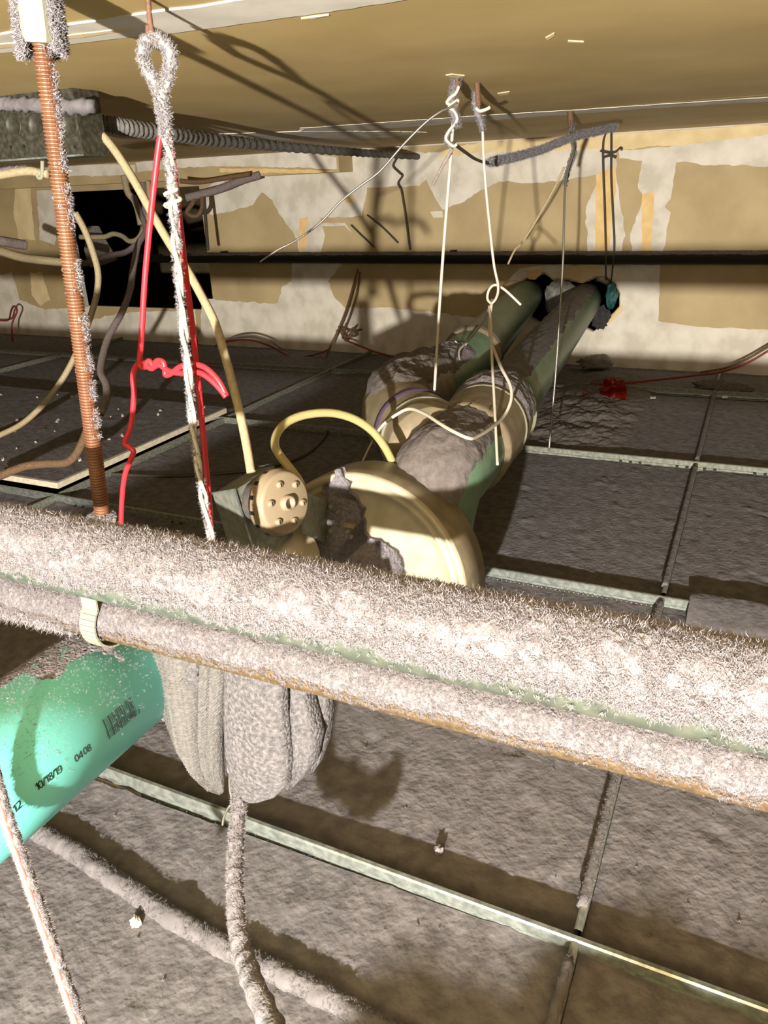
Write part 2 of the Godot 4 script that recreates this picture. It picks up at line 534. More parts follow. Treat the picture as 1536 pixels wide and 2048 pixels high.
func build_floor() -> void:
	var f := frame_part("floor")
	# tiles, row by row away from the camera and then behind it
	var zs := []
	for k in range(-4, 4):
		zs.append(GRID_Z - STEP * k)      # 1.98 ... -2.29
	var xs := []
	for j in range(-3, 2):
		xs.append(GRID_X + 2.0 * STEP * j)
	xs.append(2.38)
	for r in zs.size():
		var zn: float = zs[r]
		var zf: float = zs[r + 1] if r + 1 < zs.size() else -2.62
		for c in xs.size() - 1:
			var near: bool = r in [3, 4, 5] and c in [1, 2, 3]
			var cell := 0.0065 if near else (0.02 if r > 3 else 0.15)
			var gap := 0.0035
			if c == 1 and r == 5:
				continue
			tile(f, xs[c] + gap, xs[c + 1] - gap, zf + gap, zn - gap, cell, -0.0165, 0.0030)
	# the last strip in front: from the front wall to the first tee
	for c in xs.size() - 1:
		tile(f, xs[c] + 0.004, xs[c + 1] - 0.004, zs[0] + 0.004, 2.6, 0.15, -0.0165, 0.003)
	# one tile has been lifted and left lying on top of the grid, its pale cut edge showing
	tile(f, -2.49, -1.292, -1.70, -1.088, 0.012, 0.020, 0.003, M.board)
	# main tees run along x
	var mains := [[320, 1572, 1536, 2014], [0, 970, 1419, 1208], [447, 834, 1536, 936], [478, 726, 1536, 787]]
	for k in 4:
		var m: Array = mains[k]
		var a := ph(m[0], m[1], 0.0)
		var b := ph(m[2], m[3], 0.0)
		var d := (b - a) / (b.x - a.x)
		var mat: Material = M.galv if k < 2 else M.galv_dull
		tee(f, "main_tee", a + d * (-3.7 - a.x), a + d * (2.38 - a.x), mat)
	for r in range(-4, 0):
		tee(f, "main_tee", Vector3(-3.7, 0, GRID_Z - STEP * r), Vector3(2.38, 0, GRID_Z - STEP * r), M.galv_dull)
	# cross tees run along z, one length per bay
	for j in range(-2, 2):
		var xx := GRID_X + 2.0 * STEP * j
		for r in zs.size():
			var zn: float = zs[r]
			var zf: float = zs[r + 1] if r + 1 < zs.size() else -2.62
			var t := tee(f, "cross_tee", Vector3(xx, -0.001, zn - 0.006), Vector3(xx, -0.001, zf + 0.006), M.galv_dull)
			if j == 0 and r in [3, 4, 5, 6]:
				# lint riding on the tee
				var st := begin()
				var pts := PackedVector3Array()
				for i in 60:
					pts.append(Vector3(xx - 0.0015, -0.003, lerpf(zn - 0.03, zf + 0.02, i / 59.0)))
				tube(st, pts, func(i, _n, a): return 0.0046 + 0.0018 * fine.get_noise_2d(i * 9.0, a * 14.0), 8)
				put(st, "dust_cap", M.dust_floor, t)
				if r == 4 or r == 3:
					var q := scatter(t, "lint", lint, M.lint_grey, fuzz_along(pts, 0.0045, 2600.0, 0.9, func(_p, o): return 1.0 if o.y > -0.4 else 0.1))
					q.set_meta("kind", "stuff")
	# punched holes along the third tee, pressed stitch marks along the second
	var st3 := begin(false)
	for x in [1241, 1261, 1280, 1354, 1374, 1409, 1430, 1510, 1531]:
		var y = 908.0 + (x - 1236.0) * 0.0945 + 15.0
		var p := pz(x, y, -1.6755)
		lathe(st3, p, Vector3(0, 0, 1), [[0.0, 0.0034], [0.0008, 0.0034], [0.0008, 0.0]], 10)
	for x in [150, 165, 345, 362]:
		var p := pz(x, 1006.0 + (x - 112.0) * 0.163, -1.058)
		lathe(st3, p, Vector3(0, 0, 1), [[0.0, 0.0026], [0.0008, 0.0026], [0.0008, 0.0]], 10)
	var h := put(st3, "punched_holes", M.black, f)
	h.set_meta("kind", "stuff")
	var st4 := begin()
	for i in 64:
		for row in 2:
			var x := lerpf(-0.52, -0.07, i / 63.0)
			var p := Vector3(x + 0.0035 * row, -0.0165 - 0.004 * row, -1.0585)
			lathe(st4, p, Vector3(0, 0.2, 1), [[-0.001, 0.0016], [0.0006, 0.0011], [0.001, 0.0]], 6)
	var k4 := put(st4, "stitch_marks", M.galv, f)
	k4.set_meta("kind", "stuff")
	# crumbs and lint balls lying about
	var list := []
	for i in 420:
		var x := rng.randf_range(-1.3, 0.35)
		var z := rng.randf_range(-1.65, -0.3)
		list.append(stand(Vector3(x, -0.0155 + tile_height(x, z, 0.0030), z), Vector3.UP, rng.randf_range(0.4, 1.1)))
	scatter(f, "floor_lint", flake, M.lint_grey, list)
	# pale flakes on the lifted tile
	var chips := []
	for i in 70:
		var x := rng.randf_range(-2.45, -1.32)
		var z := rng.randf_range(-1.68, -1.12)
		chips.append(stand(Vector3(x, 0.0215 + tile_height(x, z, 0.003), z), Vector3.UP, rng.randf_range(1.2, 3.2)))
	scatter(f, "paint_flakes", flake, M.compound, chips)
	# a short nap over the near tiles
	var nap := []
	for i in 40000:
		var x := rng.randf_range(-0.95, 0.25)
		var z := rng.randf_range(-1.02, -0.26)
		nap.append(stand(Vector3(x, -0.0168 + tile_height(x, z, 0.0030), z), Vector3(rng.randfn() * 0.5, 0.7, rng.randfn() * 0.5), rng.randf_range(0.4, 0.8)))
	scatter(f, "dust_nap", lint, M.lint_grey, nap)

# ---------------------------------------------------------------- walls
const WALL_Z := -2.624

func wall_patch(parent: Node, called: String, mat: Material, proud: float, pts: Array, amp := 0.006, step := 0.012, zz := WALL_Z) -> void:
	var poly := PackedVector2Array()
	for p in pts:
		var w := pz(p[0], p[1], zz)
		poly.append(Vector2(w.x, w.y))
	poly = ragged(poly, step, amp)
	if Geometry2D.triangulate_polygon(poly).is_empty():
		poly = Geometry2D.convex_hull(poly)
	var st := begin(false)
	extrude(st, poly, func(v): return Vector3(v.x, clampf(v.y, -0.05, 0.6865), zz), Vector3(0, 0, proud))
	put(st, called, mat, parent)

func build_walls() -> void:
	var w := frame_part("wall_back")
	var c := CSGCombiner3D.new()
	c.name = "wallboard"
	w.add_child(c)
	var b := CSGBox3D.new()
	b.name = "board"
	b.size = Vector3(6.3, 0.80, 0.016)
	b.position = Vector3(-0.65, 0.33, WALL_Z - 0.008)
	b.material = M.tan
	c.add_child(b)
	# the square hatch on the left
	var lo := pz(186, 612, WALL_Z)
	var hi := pz(398, 372, WALL_Z)
	var hole := CSGBox3D.new()
	hole.name = "hatch"
	hole.operation = CSGShape3D.OPERATION_SUBTRACTION
	hole.size = Vector3(hi.x - lo.x + 0.04, hi.y - lo.y, 0.2)
	hole.position = Vector3((hi.x + lo.x) * 0.5 - 0.02, (hi.y + lo.y) * 0.5, WALL_Z)
	c.add_child(hole)
	# the hole broken out for the two drain pipes
	var gap := CSGPolygon3D.new()
	gap.name = "broken_hole"
	gap.operation = CSGShape3D.OPERATION_SUBTRACTION
	var poly := PackedVector2Array()
	for p in [[1026, 592], [1040, 566], [1064, 552], [1090, 547], [1105, 560], [1136, 560], [1165, 568], [1190, 556], [1212, 553], [1230, 568], [1240, 588], [1238, 612], [1222, 632], [1210, 648], [1186, 662], [1150, 650], [1090, 652], [1046, 622]]:
		var q := pz(p[0], p[1], WALL_Z)
		poly.append(Vector2(q.x, q.y))
	gap.polygon = ragged(poly, 0.01, 0.004)
	gap.depth = 0.2
	gap.position = Vector3(0, 0, WALL_Z + 0.1)
	c.add_child(gap)
	var st := begin(false)
	# the deep shaft beyond the wall
	box(st, Vector3(-4.0, -0.25, WALL_Z - 5.5), Vector3(13.1, 2.0, 0.05))
	put(st, "far_board", M.tan, w)
	st = begin(false)
	box(st, Vector3(-4.0, 0.73, WALL_Z - 2.76), Vector3(13.1, 0.04, 5.48))
	box(st, Vector3(-4.0, -1.24, WALL_Z - 2.76), Vector3(13.1, 0.04, 5.48))
	box(st, Vector3(-10.54, -0.25, WALL_Z - 2.76), Vector3(0.04, 2.0, 5.48))
	box(st, Vector3(2.54, -0.25, WALL_Z - 2.76), Vector3(0.04, 2.0, 5.48))
	box(st, Vector3(-0.65, -0.65, WALL_Z - 0.02), Vector3(6.3, 1.18, 0.04))
	box(st, Vector3(-7.17, -0.25, WALL_Z - 0.02), Vector3(6.74, 2.0, 0.04))
	put(st, "shaft_lining", M.tan, w)
	# joint compound, tape and torn paper on the wallboard
	wall_patch(w, "joint_compound", M.compound_warm, 0.001, [[900, 296], [1000, 280], [1230, 263], [1560, 247], [1560, 287], [1300, 292], [1230, 302], [1000, 305], [850, 318]])
	wall_patch(w, "joint_compound", M.compound, 0.0016, [[848, 318], [1000, 302], [1150, 300], [1232, 298], [1232, 342], [1180, 352], [1106, 364], [1000, 364], [955, 384], [930, 402], [886, 420], [868, 392], [846, 350]])
	wall_patch(w, "joint_compound", M.compound, 0.0012, [[1196, 340], [1232, 335], [1240, 400], [1250, 470], [1242, 508], [1176, 508], [1170, 425], [1190, 370]])
	wall_patch(w, "joint_tape", M.tape, 0.002, [[1192, 350], [1231, 330], [1232, 380], [1222, 470], [1216, 504], [1190, 504]], 0.003)
	wall_patch(w, "joint_compound", M.compound, 0.0014, [[1262, 300], [1345, 291], [1560, 268], [1560, 332], [1440, 330], [1352, 324], [1342, 398], [1330, 414], [1342, 424], [1324, 510], [1264, 510], [1260, 470], [1276, 428], [1290, 400], [1274, 372], [1285, 322], [1238, 318], [1236, 300]])
	wall_patch(w, "joint_tape", M.tape, 0.002, [[1284, 388], [1308, 384], [1306, 440], [1302, 506], [1284, 506]], 0.003)
	wall_patch(w, "joint_compound", M.compound, 0.0012, [[1016, 560], [1040, 536], [1092, 530], [1320, 530], [1317, 642], [1400, 654], [1560, 660], [1560, 760], [1100, 745], [960, 735], [960, 660], [1030, 660], [1046, 624], [1090, 654], [1150, 652], [1186, 664], [1212, 650], [1240, 614], [1242, 586], [1232, 564], [1212, 550], [1190, 552], [1165, 564], [1138, 556], [1106, 556], [1090, 543], [1064, 548], [1040, 562]], 0.003)
	wall_patch(w, "joint_compound", M.compound_warm, 0.002, [[1130, 533], [1200, 530], [1206, 548], [1190, 552], [1160, 562], [1138, 554], [1112, 552]], 0.003)
	wall_patch(w, "torn_paper", M.tape, 0.004, [[1054, 540], [1086, 538], [1082, 550], [1070, 560], [1058, 558]], 0.003)
	wall_patch(w, "torn_paper", M.compound_warm, 0.004, [[1214, 646], [1238, 616], [1246, 606], [1244, 622], [1228, 640], [1216, 650]], 0.003)
	wall_patch(w, "joint_compound", M.compound, 0.0012, [[402, 598], [500, 604], [556, 606], [564, 574], [584, 562], [582, 520], [692, 520], [656, 562], [666, 592], [692, 616], [780, 615], [900, 628], [1000, 640], [1000, 740], [360, 715], [402, 660]])
	wall_patch(w, "joint_compound", M.compound, 0.0012, [[430, 366], [520, 352], [680, 340], [690, 300], [884, 305], [862, 345], [838, 372], [790, 372], [736, 376], [724, 432], [640, 436], [650, 470], [640, 508], [600, 508], [588, 468], [560, 430], [544, 400], [524, 384], [506, 410], [448, 426], [404, 430], [404, 380]])
	wall_patch(w, "joint_compound", M.compound, 0.0016, [[640, 446], [690, 446], [704, 466], [690, 452], [640, 452]], 0.002)
	wall_patch(w, "joint_tape", M.tape, 0.002, [[600, 438], [616, 434], [612, 500], [598, 500]], 0.004)
	wall_patch(w, "joint_tape", M.tape, 0.002, [[690, 394], [708, 392], [712, 404], [692, 406]], 0.003)
	wall_patch(w, "joint_compound", M.compound_warm, 0.001, [[655, 350], [676, 352], [678, 376], [652, 374]], 0.004)
	wall_patch(w, "joint_compound", M.compound, 0.0012, [[-40, 560], [24, 545], [40, 600], [90, 620], [182, 612], [186, 640], [240, 625], [390, 620], [400, 715], [-40, 700]])
	wall_patch(w, "joint_compound", M.compound_warm, 0.001, [[30, 370], [60, 360], [64, 420], [70, 480], [40, 480], [28, 430]])
	wall_patch(w, "joint_compound", M.compound, 0.001, [[74, 380], [120, 380], [120, 440], [110, 490], [80, 480]])
	wall_patch(w, "joint_compound", M.compound_warm, 0.001, [[60, 545], [84, 545], [100, 600], [80, 612], [64, 590]])
	wall_patch(w, "joint_compound", M.compound, 0.001, [[862, 424], [884, 422], [886, 434], [868, 436]], 0.003)
	# other sides, closing the space
	for s in [["wall_left", Vector3(-3.76, 0.33, 0.0), Vector3(0.08, 0.8, 5.3)], ["wall_right", Vector3(2.42, 0.33, 0.0), Vector3(0.08, 0.8, 5.3)], ["wall_front", Vector3(-0.65, 0.33, 2.64), Vector3(6.3, 0.8, 0.08)]]:
		st = begin(false)
		box(st, s[1], s[2])
		var o := put(st, s[0], M.tan, self)
		o.set_meta("kind", "structure")
	# the boxed-in header over the hatch
	var hd := frame_part("trim_1")
	st = begin(false)
	var right := pz(678, 335, -2.52)
	var y0 := pz(560, 350, -2.52).y
	box(st, Vector3((right.x - 3.72) * 0.5, (y0 + 0.687) * 0.5, (-2.52 + WALL_Z) * 0.5), Vector3(right.x + 3.72, 0.687 - y0, 0.104))
	put(st, "header_board", M.tan, hd)
	wall_patch(hd, "joint_compound", M.compound, 0.0014, [[272, 326], [330, 318], [440, 304], [560, 300], [672, 314], [674, 338], [560, 334], [440, 332], [340, 336], [276, 344]], 0.004, 0.012, -2.52)
	wall_patch(hd, "joint_tape", M.tape, 0.0018, [[440, 336], [560, 338], [640, 340], [666, 342], [640, 346], [520, 346], [440, 344]], 0.003, 0.012, -2.52)
	wall_patch(hd, "joint_compound", M.compound, 0.0014, [[40, 332], [200, 328], [270, 330], [270, 350], [180, 352], [40, 352]], 0.004, 0.012, -2.52)

func build_deck() -> void:
	var d := frame_part("ceiling")
	# boards with joints at z = -0.5 and z = -1.62
	var cuts := [2.68, 0.70, -0.50, -1.612, -2.70]
	for i in 4:
		var st := begin(false)
		box(st, Vector3(-0.65, 0.697, (cuts[i] + cuts[i + 1]) * 0.5), Vector3(6.3, 0.02, cuts[i] - cuts[i + 1] - 0.002))
		put(st, "deck_board", M.deck, d)
	var st2 := begin(false)
	box(st2, Vector3(-0.65, 0.715, 0.0), Vector3(6.4, 0.012, 7.2))
	put(st2, "backing", M.deck, d)
	var strip := func(called: String, mat: Material, list: Array, amp: float, drop: float):
		var poly := PackedVector2Array()
		for p in list:
			var q := ph(p[0], p[1], 0.687)
			poly.append(Vector2(q.x, q.z))
		poly = ragged(poly, 0.008, amp)
		var st := begin(false)
		extrude(st, poly, func(v): return Vector3(v.x, 0.687, v.y), Vector3(0, -drop, 0))
		put(st, called, mat, d)
	strip.call("joint_compound", M.white_mud, [[-60, 78], [0, 66], [130, 48], [280, 26], [450, 2], [620, -24], [900, -70], [1000, -45], [768, 4], [550, 34], [430, 52], [350, 62], [200, 78], [0, 103], [-60, 112]], 0.003, 0.0012)
	strip.call("joint_compound", M.compound_warm, [[-60, 92], [0, 84], [130, 66], [250, 52], [250, 58], [130, 74], [0, 92], [-60, 100]], 0.003, 0.0018)
	strip.call("joint_compound", M.compound, [[600, 256], [768, 244], [1000, 228], [1140, 220], [1300, 209], [1536, 194], [1600, 190], [1600, 198], [1536, 202], [1300, 216], [1140, 228], [1000, 238], [860, 250], [768, 256], [600, 268]], 0.010, 0.0008)
	strip.call("joint_compound", M.compound, [[420, 268], [600, 262], [768, 262], [858, 264], [768, 274], [600, 278], [420, 280]], 0.008, 0.0012)
	strip.call("paint_chip", M.compound_warm, [[600, 36], [625, 31], [655, 28], [625, 35]], 0.003, 0.001)
	strip.call("paint_chip", M.compound_warm, [[1092, 74], [1108, 64], [1110, 68], [1096, 79]], 0.001, 0.001)
	strip.call("paint_chip", M.compound_warm, [[1136, 80], [1168, 82], [1168, 84], [1136, 83]], 0.001, 0.001)
	strip.call("paint_chip", M.compound_warm, [[892, 149], [905, 147], [928, 150], [918, 154], [902, 153]], 0.001, 0.001)
	strip.call("paint_chip", M.compound_warm, [[994, 186], [1020, 182], [1018, 187], [1000, 190]], 0.001, 0.001)
	# bead of sealant where the deck meets the wall
	var st3 := begin()
	var pts := PackedVector3Array()
	for i in 90:
		pts.append(Vector3(lerpf(-1.35, 0.5, i / 89.0), 0.686, WALL_Z + 0.002))
	tube(st3, pts, func(i, _n, _a): return 0.0035 + 0.0015 * fine.get_noise_1d(i * 14.0), 6)
	put(st3, "corner_bead", M.compound, d)

# ---------------------------------------------------------------- the two sprinkler pipes
func dust_coat(parent: Node, y: float, z: float, r: float, x0: float, x1: float, a0: float, a1: float, thick: float, mat: Material) -> void:
	# an irregular felt lying over part of the pipe; angles count from the top, positive towards the camera side
	var nx := 420
	var na := 34
	var st := begin()
	var g := []
	for i in nx + 1:
		var row := PackedVector3Array()
		var x := lerpf(x0, x1, float(i) / nx)
		var lower := a1 + 0.22 * noise.get_noise_2d(x * 900.0, 5.0) + 0.20 * fine.get_noise_2d(x * 900.0, 9.0)
		for k in na + 1:
			var t := float(k) / na
			var a := lerpf(a0, lower, t)
			var e := pow(clampf(sin(PI * t) * 2.2, 0.0, 1.0), 0.6)
			var h := -0.0008 + e * thick * (1.0 + 0.5 * noise.get_noise_2d(x * 1500.0, a * 60.0) + 0.5 * fine.get_noise_2d(x * 2600.0, a * 110.0))
			row.append(Vector3(x, y + cos(a) * (r + h), z + sin(a) * (r + h)))
		g.append(row)
	for i in nx:
		for k in na:
			var m: Vector3 = g[i][k] - Vector3(g[i][k].x, y, z)
			quad(st, g[i][k], g[i + 1][k], g[i + 1][k + 1], g[i][k + 1], m)
	put(st, "dust_coat", mat, parent)

const P1 := [0.394, -0.268, 0.0198]
const P2 := [0.2695, -0.38, 0.0175]

func pipe_fuzz(parent: Node, p: Array, n: int, x0: float, x1: float, a0: float, a1: float, size: float) -> void:
	var list := []
	var drips := []
	for i in n:
		var x := rng.randf_range(x0, x1)
		var a := rng.randf_range(a0, a1)
		var lower := a1 - 0.28 + 0.22 * noise.get_noise_2d(x * 900.0, 5.0) + 0.20 * fine.get_noise_2d(x * 900.0, 9.0)
		if a > lower and rng.randf() > 0.05:
			continue
		var o := Vector3(0, cos(a), sin(a))
		list.append(stand(Vector3(x, p[0], p[1]) + o * (p[2] + 0.0014), o + Vector3(rng.randfn() * 0.35, -0.2 + rng.randfn() * 0.3, rng.randfn() * 0.35), size * rng.randf_range(0.6, 1.25)))
		if rng.randf() < 0.035 and a > lower - 0.9:
			drips.append(stand(Vector3(x, p[0], p[1]) + o * (p[2] + 0.001), o + Vector3(0, -0.7, 0.2), rng.randf_range(0.4, 0.85)))
	scatter(parent, "lint", lint, M.lint, list)
	scatter(parent, "lint_clumps", tuft, M.lint, drips)

func build_sprinkler_pipes() -> void:
	for k in 2:
		var p: Array = P1 if k == 0 else P2
		var t := thing("sprinkler_pipe", ["upper sprinkler pipe felted with thick pale grey lint, crossing before the threaded rod", "lower sprinkler pipe dusted with lint over brown steel, held by the ring hanger"][k], "pipe", Vector3(0, p[0], p[1]))
		var st := begin()
		tube(st, PackedVector3Array([Vector3(-1.6, p[0], p[1]), Vector3(1.3, p[0], p[1])]), p[2], 40)
		put(st, "pipe_body", M.pipe_steel if k == 0 else M.pipe_brown, t)
		if k == 0:
			dust_coat(t, p[0], p[1], p[2], -0.75, 0.45, -2.2, 1.72, 0.0024, M.dust)
			pipe_fuzz(t, p, 42000, -0.46, 0.16, -1.1, 2.02, 1.0)
		else:
			dust_coat(t, p[0], p[1], p[2], -0.85, 0.45, -2.2, 1.68, 0.0018, M.dust)
			pipe_fuzz(t, p, 22000, -0.62, 0.16, -0.2, 2.05, 0.7)
			# shaggy lint hanging under the left end
			var list := []
			for i in 900:
				var x := rng.randf_range(-0.70, -0.46)
				var a := rng.randf_range(1.6, 3.2)
				list.append(stand(Vector3(x, p[0], p[1]) + Vector3(0, cos(a), sin(a)) * (p[2] + 0.001), Vector3(rng.randfn() * 0.4, -1.0, 0.5), rng.randf_range(0.6, 1.6)))
			scatter(t, "hanging_lint", tuft, M.lint, list)

# ---------------------------------------------------------------- threaded rod with its ring hanger
func build_rod() -> void:
	var top := pz(83, 78, P2[1])
	var low := pz(206, 1040, P2[1])
	var dir := (low - top).normalized()
	var t := thing("pipe_hanger", "copper-coloured threaded rod with ring hanger, white lint clinging to its threads", "pipe hanger", low)
	var len := top.distance_to(low)
	var pitch := 0.0021
	var n := int(len / pitch)
	var st := begin(false)
	var prof := []
	for i in n:
		prof.append([i * pitch, 0.0044])
		prof.append([i * pitch + pitch * 0.30, 0.0055])
		prof.append([i * pitch + pitch * 0.62, 0.0055])
		prof.append([i * pitch + pitch * 0.95, 0.0044])
	lathe(st, top, dir, prof, 18)
	put(st, "threaded_rod", M.copper, t)
	# coupling at the deck
	st = begin(false)
	var up := pz(83, 88, P2[1])
	lathe(st, up, -dir, [[0.0, 0.0], [0.0, 0.011], [0.003, 0.0125], [0.0335, 0.0125]], 6)
	put(st, "coupling_nut", M.cream, t)
	# nut and ring
	st = begin(false)
	lathe(st, low - dir * 0.004, dir, [[0.0, 0.0], [0.0, 0.009], [0.009, 0.009], [0.009, 0.0]], 6)
	put(st, "nut", M.cream, t)
	st = begin(false)
	var x := low.x - 0.015
	var loop := PackedVector3Array()
	var r: float = P2[2] + 0.0035
	loop.append(Vector3(x, low.y - 0.008, P2[1] + 0.010))
	loop.append(Vector3(x, low.y - 0.02, P2[1] + 0.0125))
	for i in 25:
		var a := lerpf(0.75, TAU - 0.75, i / 24.0)
		loop.append(Vector3(x, P2[0] + cos(a) * r, P2[1] + sin(a) * r))
	loop.append(Vector3(x, low.y - 0.02, P2[1] - 0.0125))
	loop.append(Vector3(x, low.y - 0.008, P2[1] - 0.010))
	var half := Vector3(0.0075, 0, 0)
	for i in loop.size() - 1:
		var a := loop[i]
		var b := loop[i + 1]
		var o := Vector3(0, (b - a).z, -(b - a).y).normalized()
		if o.dot((a + b) * 0.5 - Vector3(x, P2[0], P2[1])) < 0.0:
			o = -o
		var e := o * 0.0016
		quad(st, a - half + e, a + half + e, b + half + e, b - half + e, o)
		quad(st, a - half, a + half, b + half, b - half, -o)
		quad(st, a + half, a + half + e, b + half + e, b + half, Vector3.RIGHT)
		quad(st, a - half, a - half + e, b - half + e, b - half, Vector3.LEFT)
	hexa(st, Vector3(x - 0.0075, low.y - 0.0095, P2[1] - 0.0105), half * 2.0, Vector3(0, 0.002, 0), Vector3(0, 0, 0.021))
	put(st, "ring", M.cream, t)
	# lint on the rod: a beard down the far side, a collar on the nut, a jacket on the coupling
	var list := []
	for i in 560:
		var s := pow(rng.randf(), 0.8)
		var along := lerpf(0.0, 0.80, s) * len
		if noise.get_noise_1d(along * 2600.0) < -0.22 and along > 0.05:
			continue
		var a := rng.randfn() * 0.5 + 0.25
		var o := Vector3(cos(a), 0, sin(a) * 0.8 - 0.5).normalized()
		list.append(stand(top + dir * along + o * 0.0046, o + Vector3(0.2, rng.randfn() * 0.4, 0), rng.randf_range(0.7, 1.5)))
	for i in 60:
		var along := rng.randf_range(0.18, 0.72) * len
		if fine.get_noise_1d(along * 3000.0) > 0.12:
			list.append(stand(top + dir * along + Vector3(-0.0048, 0, 0.001), Vector3(-1, rng.randfn() * 0.4, 0), rng.randf_range(0.4, 0.8)))
	scatter(t, "rod_lint", flake, M.lint, list)
	list = []
	for i in 160:
		var o := Vector3(rng.randfn(), absf(rng.randfn()) * 0.6, rng.randfn()).normalized()
		list.append(stand(low + Vector3(o.x * 0.009, 0.002 + o.y * 0.003, o.z * 0.009), o, rng.randf_range(0.8, 1.3)))
	scatter(t, "nut_lint", flake, M.lint, list)
	list = []
	for i in 900:
		var a := rng.randf() * TAU
		var o := Vector3(cos(a), 0, sin(a))
		if o.dot(Vector3(0.55, 0, 0.85).normalized()) > 0.75:
			continue
		list.append(stand(up - dir * rng.randf_range(-0.006, 0.032) + o * 0.0125, o, rng.randf_range(0.8, 1.6)))
	scatter(t, "coupling_lint", flake, M.lint, list)

# ---------------------------------------------------------------- tie wire on its eye hook and the red wire
func build_rope_and_red_wire() -> void:
	var z := -0.455
	var t := thing("tie_wire", "white twisted tie wire furred with lint, looped on a rusty eye hook", "wire", pz(304, 70, z))
	var st := begin()
	tube(st, smooth(line_z([[296, -30], [297, 10], [300, 40], [305, 70], [307, 82], [301, 86], [297, 70], [296, 50]], z, z), 6), 0.0017, 8)
	var o := put(st, "eye_hook", M.rust, t)
	# the loop and two strands twisting round each other
	var main := smooth(line_z([[322, 195], [330, 250], [337, 300], [342, 350], [345, 400], [350, 470], [356, 540], [366, 640], [376, 740], [385, 840], [396, 930], [410, 1010], [424, 1085], [436, 1150]], z, z), 10)
	var loop := smooth(line_z([[322, 195], [300, 150], [284, 112], [296, 80], [318, 78], [340, 105], [336, 150], [322, 195]], z - 0.002, z + 0.002), 8)
	for s in 2:
		var pts := PackedVector3Array()
		var f := frames(main)
		for i in main.size():
			var tight: float = 0.0016 + 0.0008 * noise.get_noise_1d(i * 8.0)
			var a := i * 0.34 + PI * s
			pts.append(main[i] + (f[i][0] * cos(a) + f[i][1] * sin(a)) * tight)
		st = begin()
		tube(st, pts, 0.0018 if s == 0 else 0.0016, 7)
		put(st, "strand", M.wire_white, t)
	st = begin()
	tube(st, loop, 0.0030, 8)
	put(st, "loop", M.wire_white, t)
	var list := fuzz_along(loop, 0.002, 3400.0, 1.0, func(_p, _o): return 1.0)
	list.append_array(fuzz_along(loop, 0.003, 1400.0, 1.4, func(_p, _o): return 1.0))
	list.append_array(fuzz_along(main.slice(0, 14), 0.0032, 3600.0, 1.25, func(_p, _o): return 1.0))
	list.append_array(fuzz_along(main.slice(10, 56), 0.0032, 4200.0, 1.0, func(_p, q): return 0.9 if q.x > -0.2 else 0.45))
	list.append_array(fuzz_along(main.slice(56, 131), 0.0030, 4200.0, 0.9, func(_p, q): return 0.9 if q.x < 0.2 else 0.35))
	scatter(t, "wire_lint", lint, M.lint, list)
	var puffs := fuzz_along(loop, 0.0034, 4200.0, 1.0, func(_p, _o): return 1.0)
	puffs.append_array(fuzz_along(main.slice(0, 16), 0.0038, 4200.0, 1.1, func(_p, _o): return 1.0))
	puffs.append_array(fuzz_along(main.slice(16, 56), 0.0032, 1600.0, 0.8, func(_p, q): return 0.9 if q.x > -0.2 else 0.35))
	puffs.append_array(fuzz_along(main.slice(56, 131), 0.0030, 1500.0, 0.6, func(_p, q): return 0.9 if q.x < 0.2 else 0.2))
	scatter(t, "lint_balls", flake, M.lint, puffs)
	# a few loose turns at the knot
	st = begin()
	var knot := PackedVector3Array()
	for i in 26:
		var a := i * 0.5
		knot.append(pz(345.0 + 3.0 * sin(i * 0.7), lerpf(378.0, 425.0, i / 25.0), z) + Vector3(cos(a) * 0.0046, 0, sin(a) * 0.0046))
	tube(st, knot, 0.0014, 6)
	put(st, "twist", M.wire_white, t)

	var zr := -0.47
	var rt := thing("electrical_wire", "red insulated wire hung as a loop, its ends twisted in a knot", "wire", pz(328, 265, zr))
	var rr := 0.0023
	st = begin()
	tube(st, smooth(line_z([[342, 300], [334, 268], [326, 262], [318, 290], [305, 400], [296, 490], [289, 570], [282, 690], [279, 726], [287, 735], [298, 722], [308, 733], [318, 729], [331, 738], [345, 744], [372, 747], [398, 745], [420, 758], [440, 778], [452, 794]], zr, zr + 0.004), 8), rr, 10)
	put(st, "wire_end", M.red, rt)
	st = begin()
	tube(st, smooth(line_z([[453, 792], [436, 760], [410, 735], [382, 728], [360, 734], [344, 746], [332, 750], [330, 738], [326, 724], [314, 722], [306, 736], [296, 734], [286, 726], [272, 733], [266, 755], [268, 790], [262, 850], [250, 884], [257, 893], [267, 903], [262, 918], [250, 950], [244, 1000], [242, 1060], [240, 1120]], zr + 0.003, zr), 8), rr, 10)
	put(st, "wire_end", M.red, rt)
	st = begin()
	tube(st, smooth(line_z([[334, 266], [341, 285], [350, 360], [368, 520], [384, 650], [398, 780], [410, 910], [419, 1010], [424, 1090], [430, 1160]], zr - 0.003, zr), 8), rr, 10)
	put(st, "wire_run", M.red, rt)

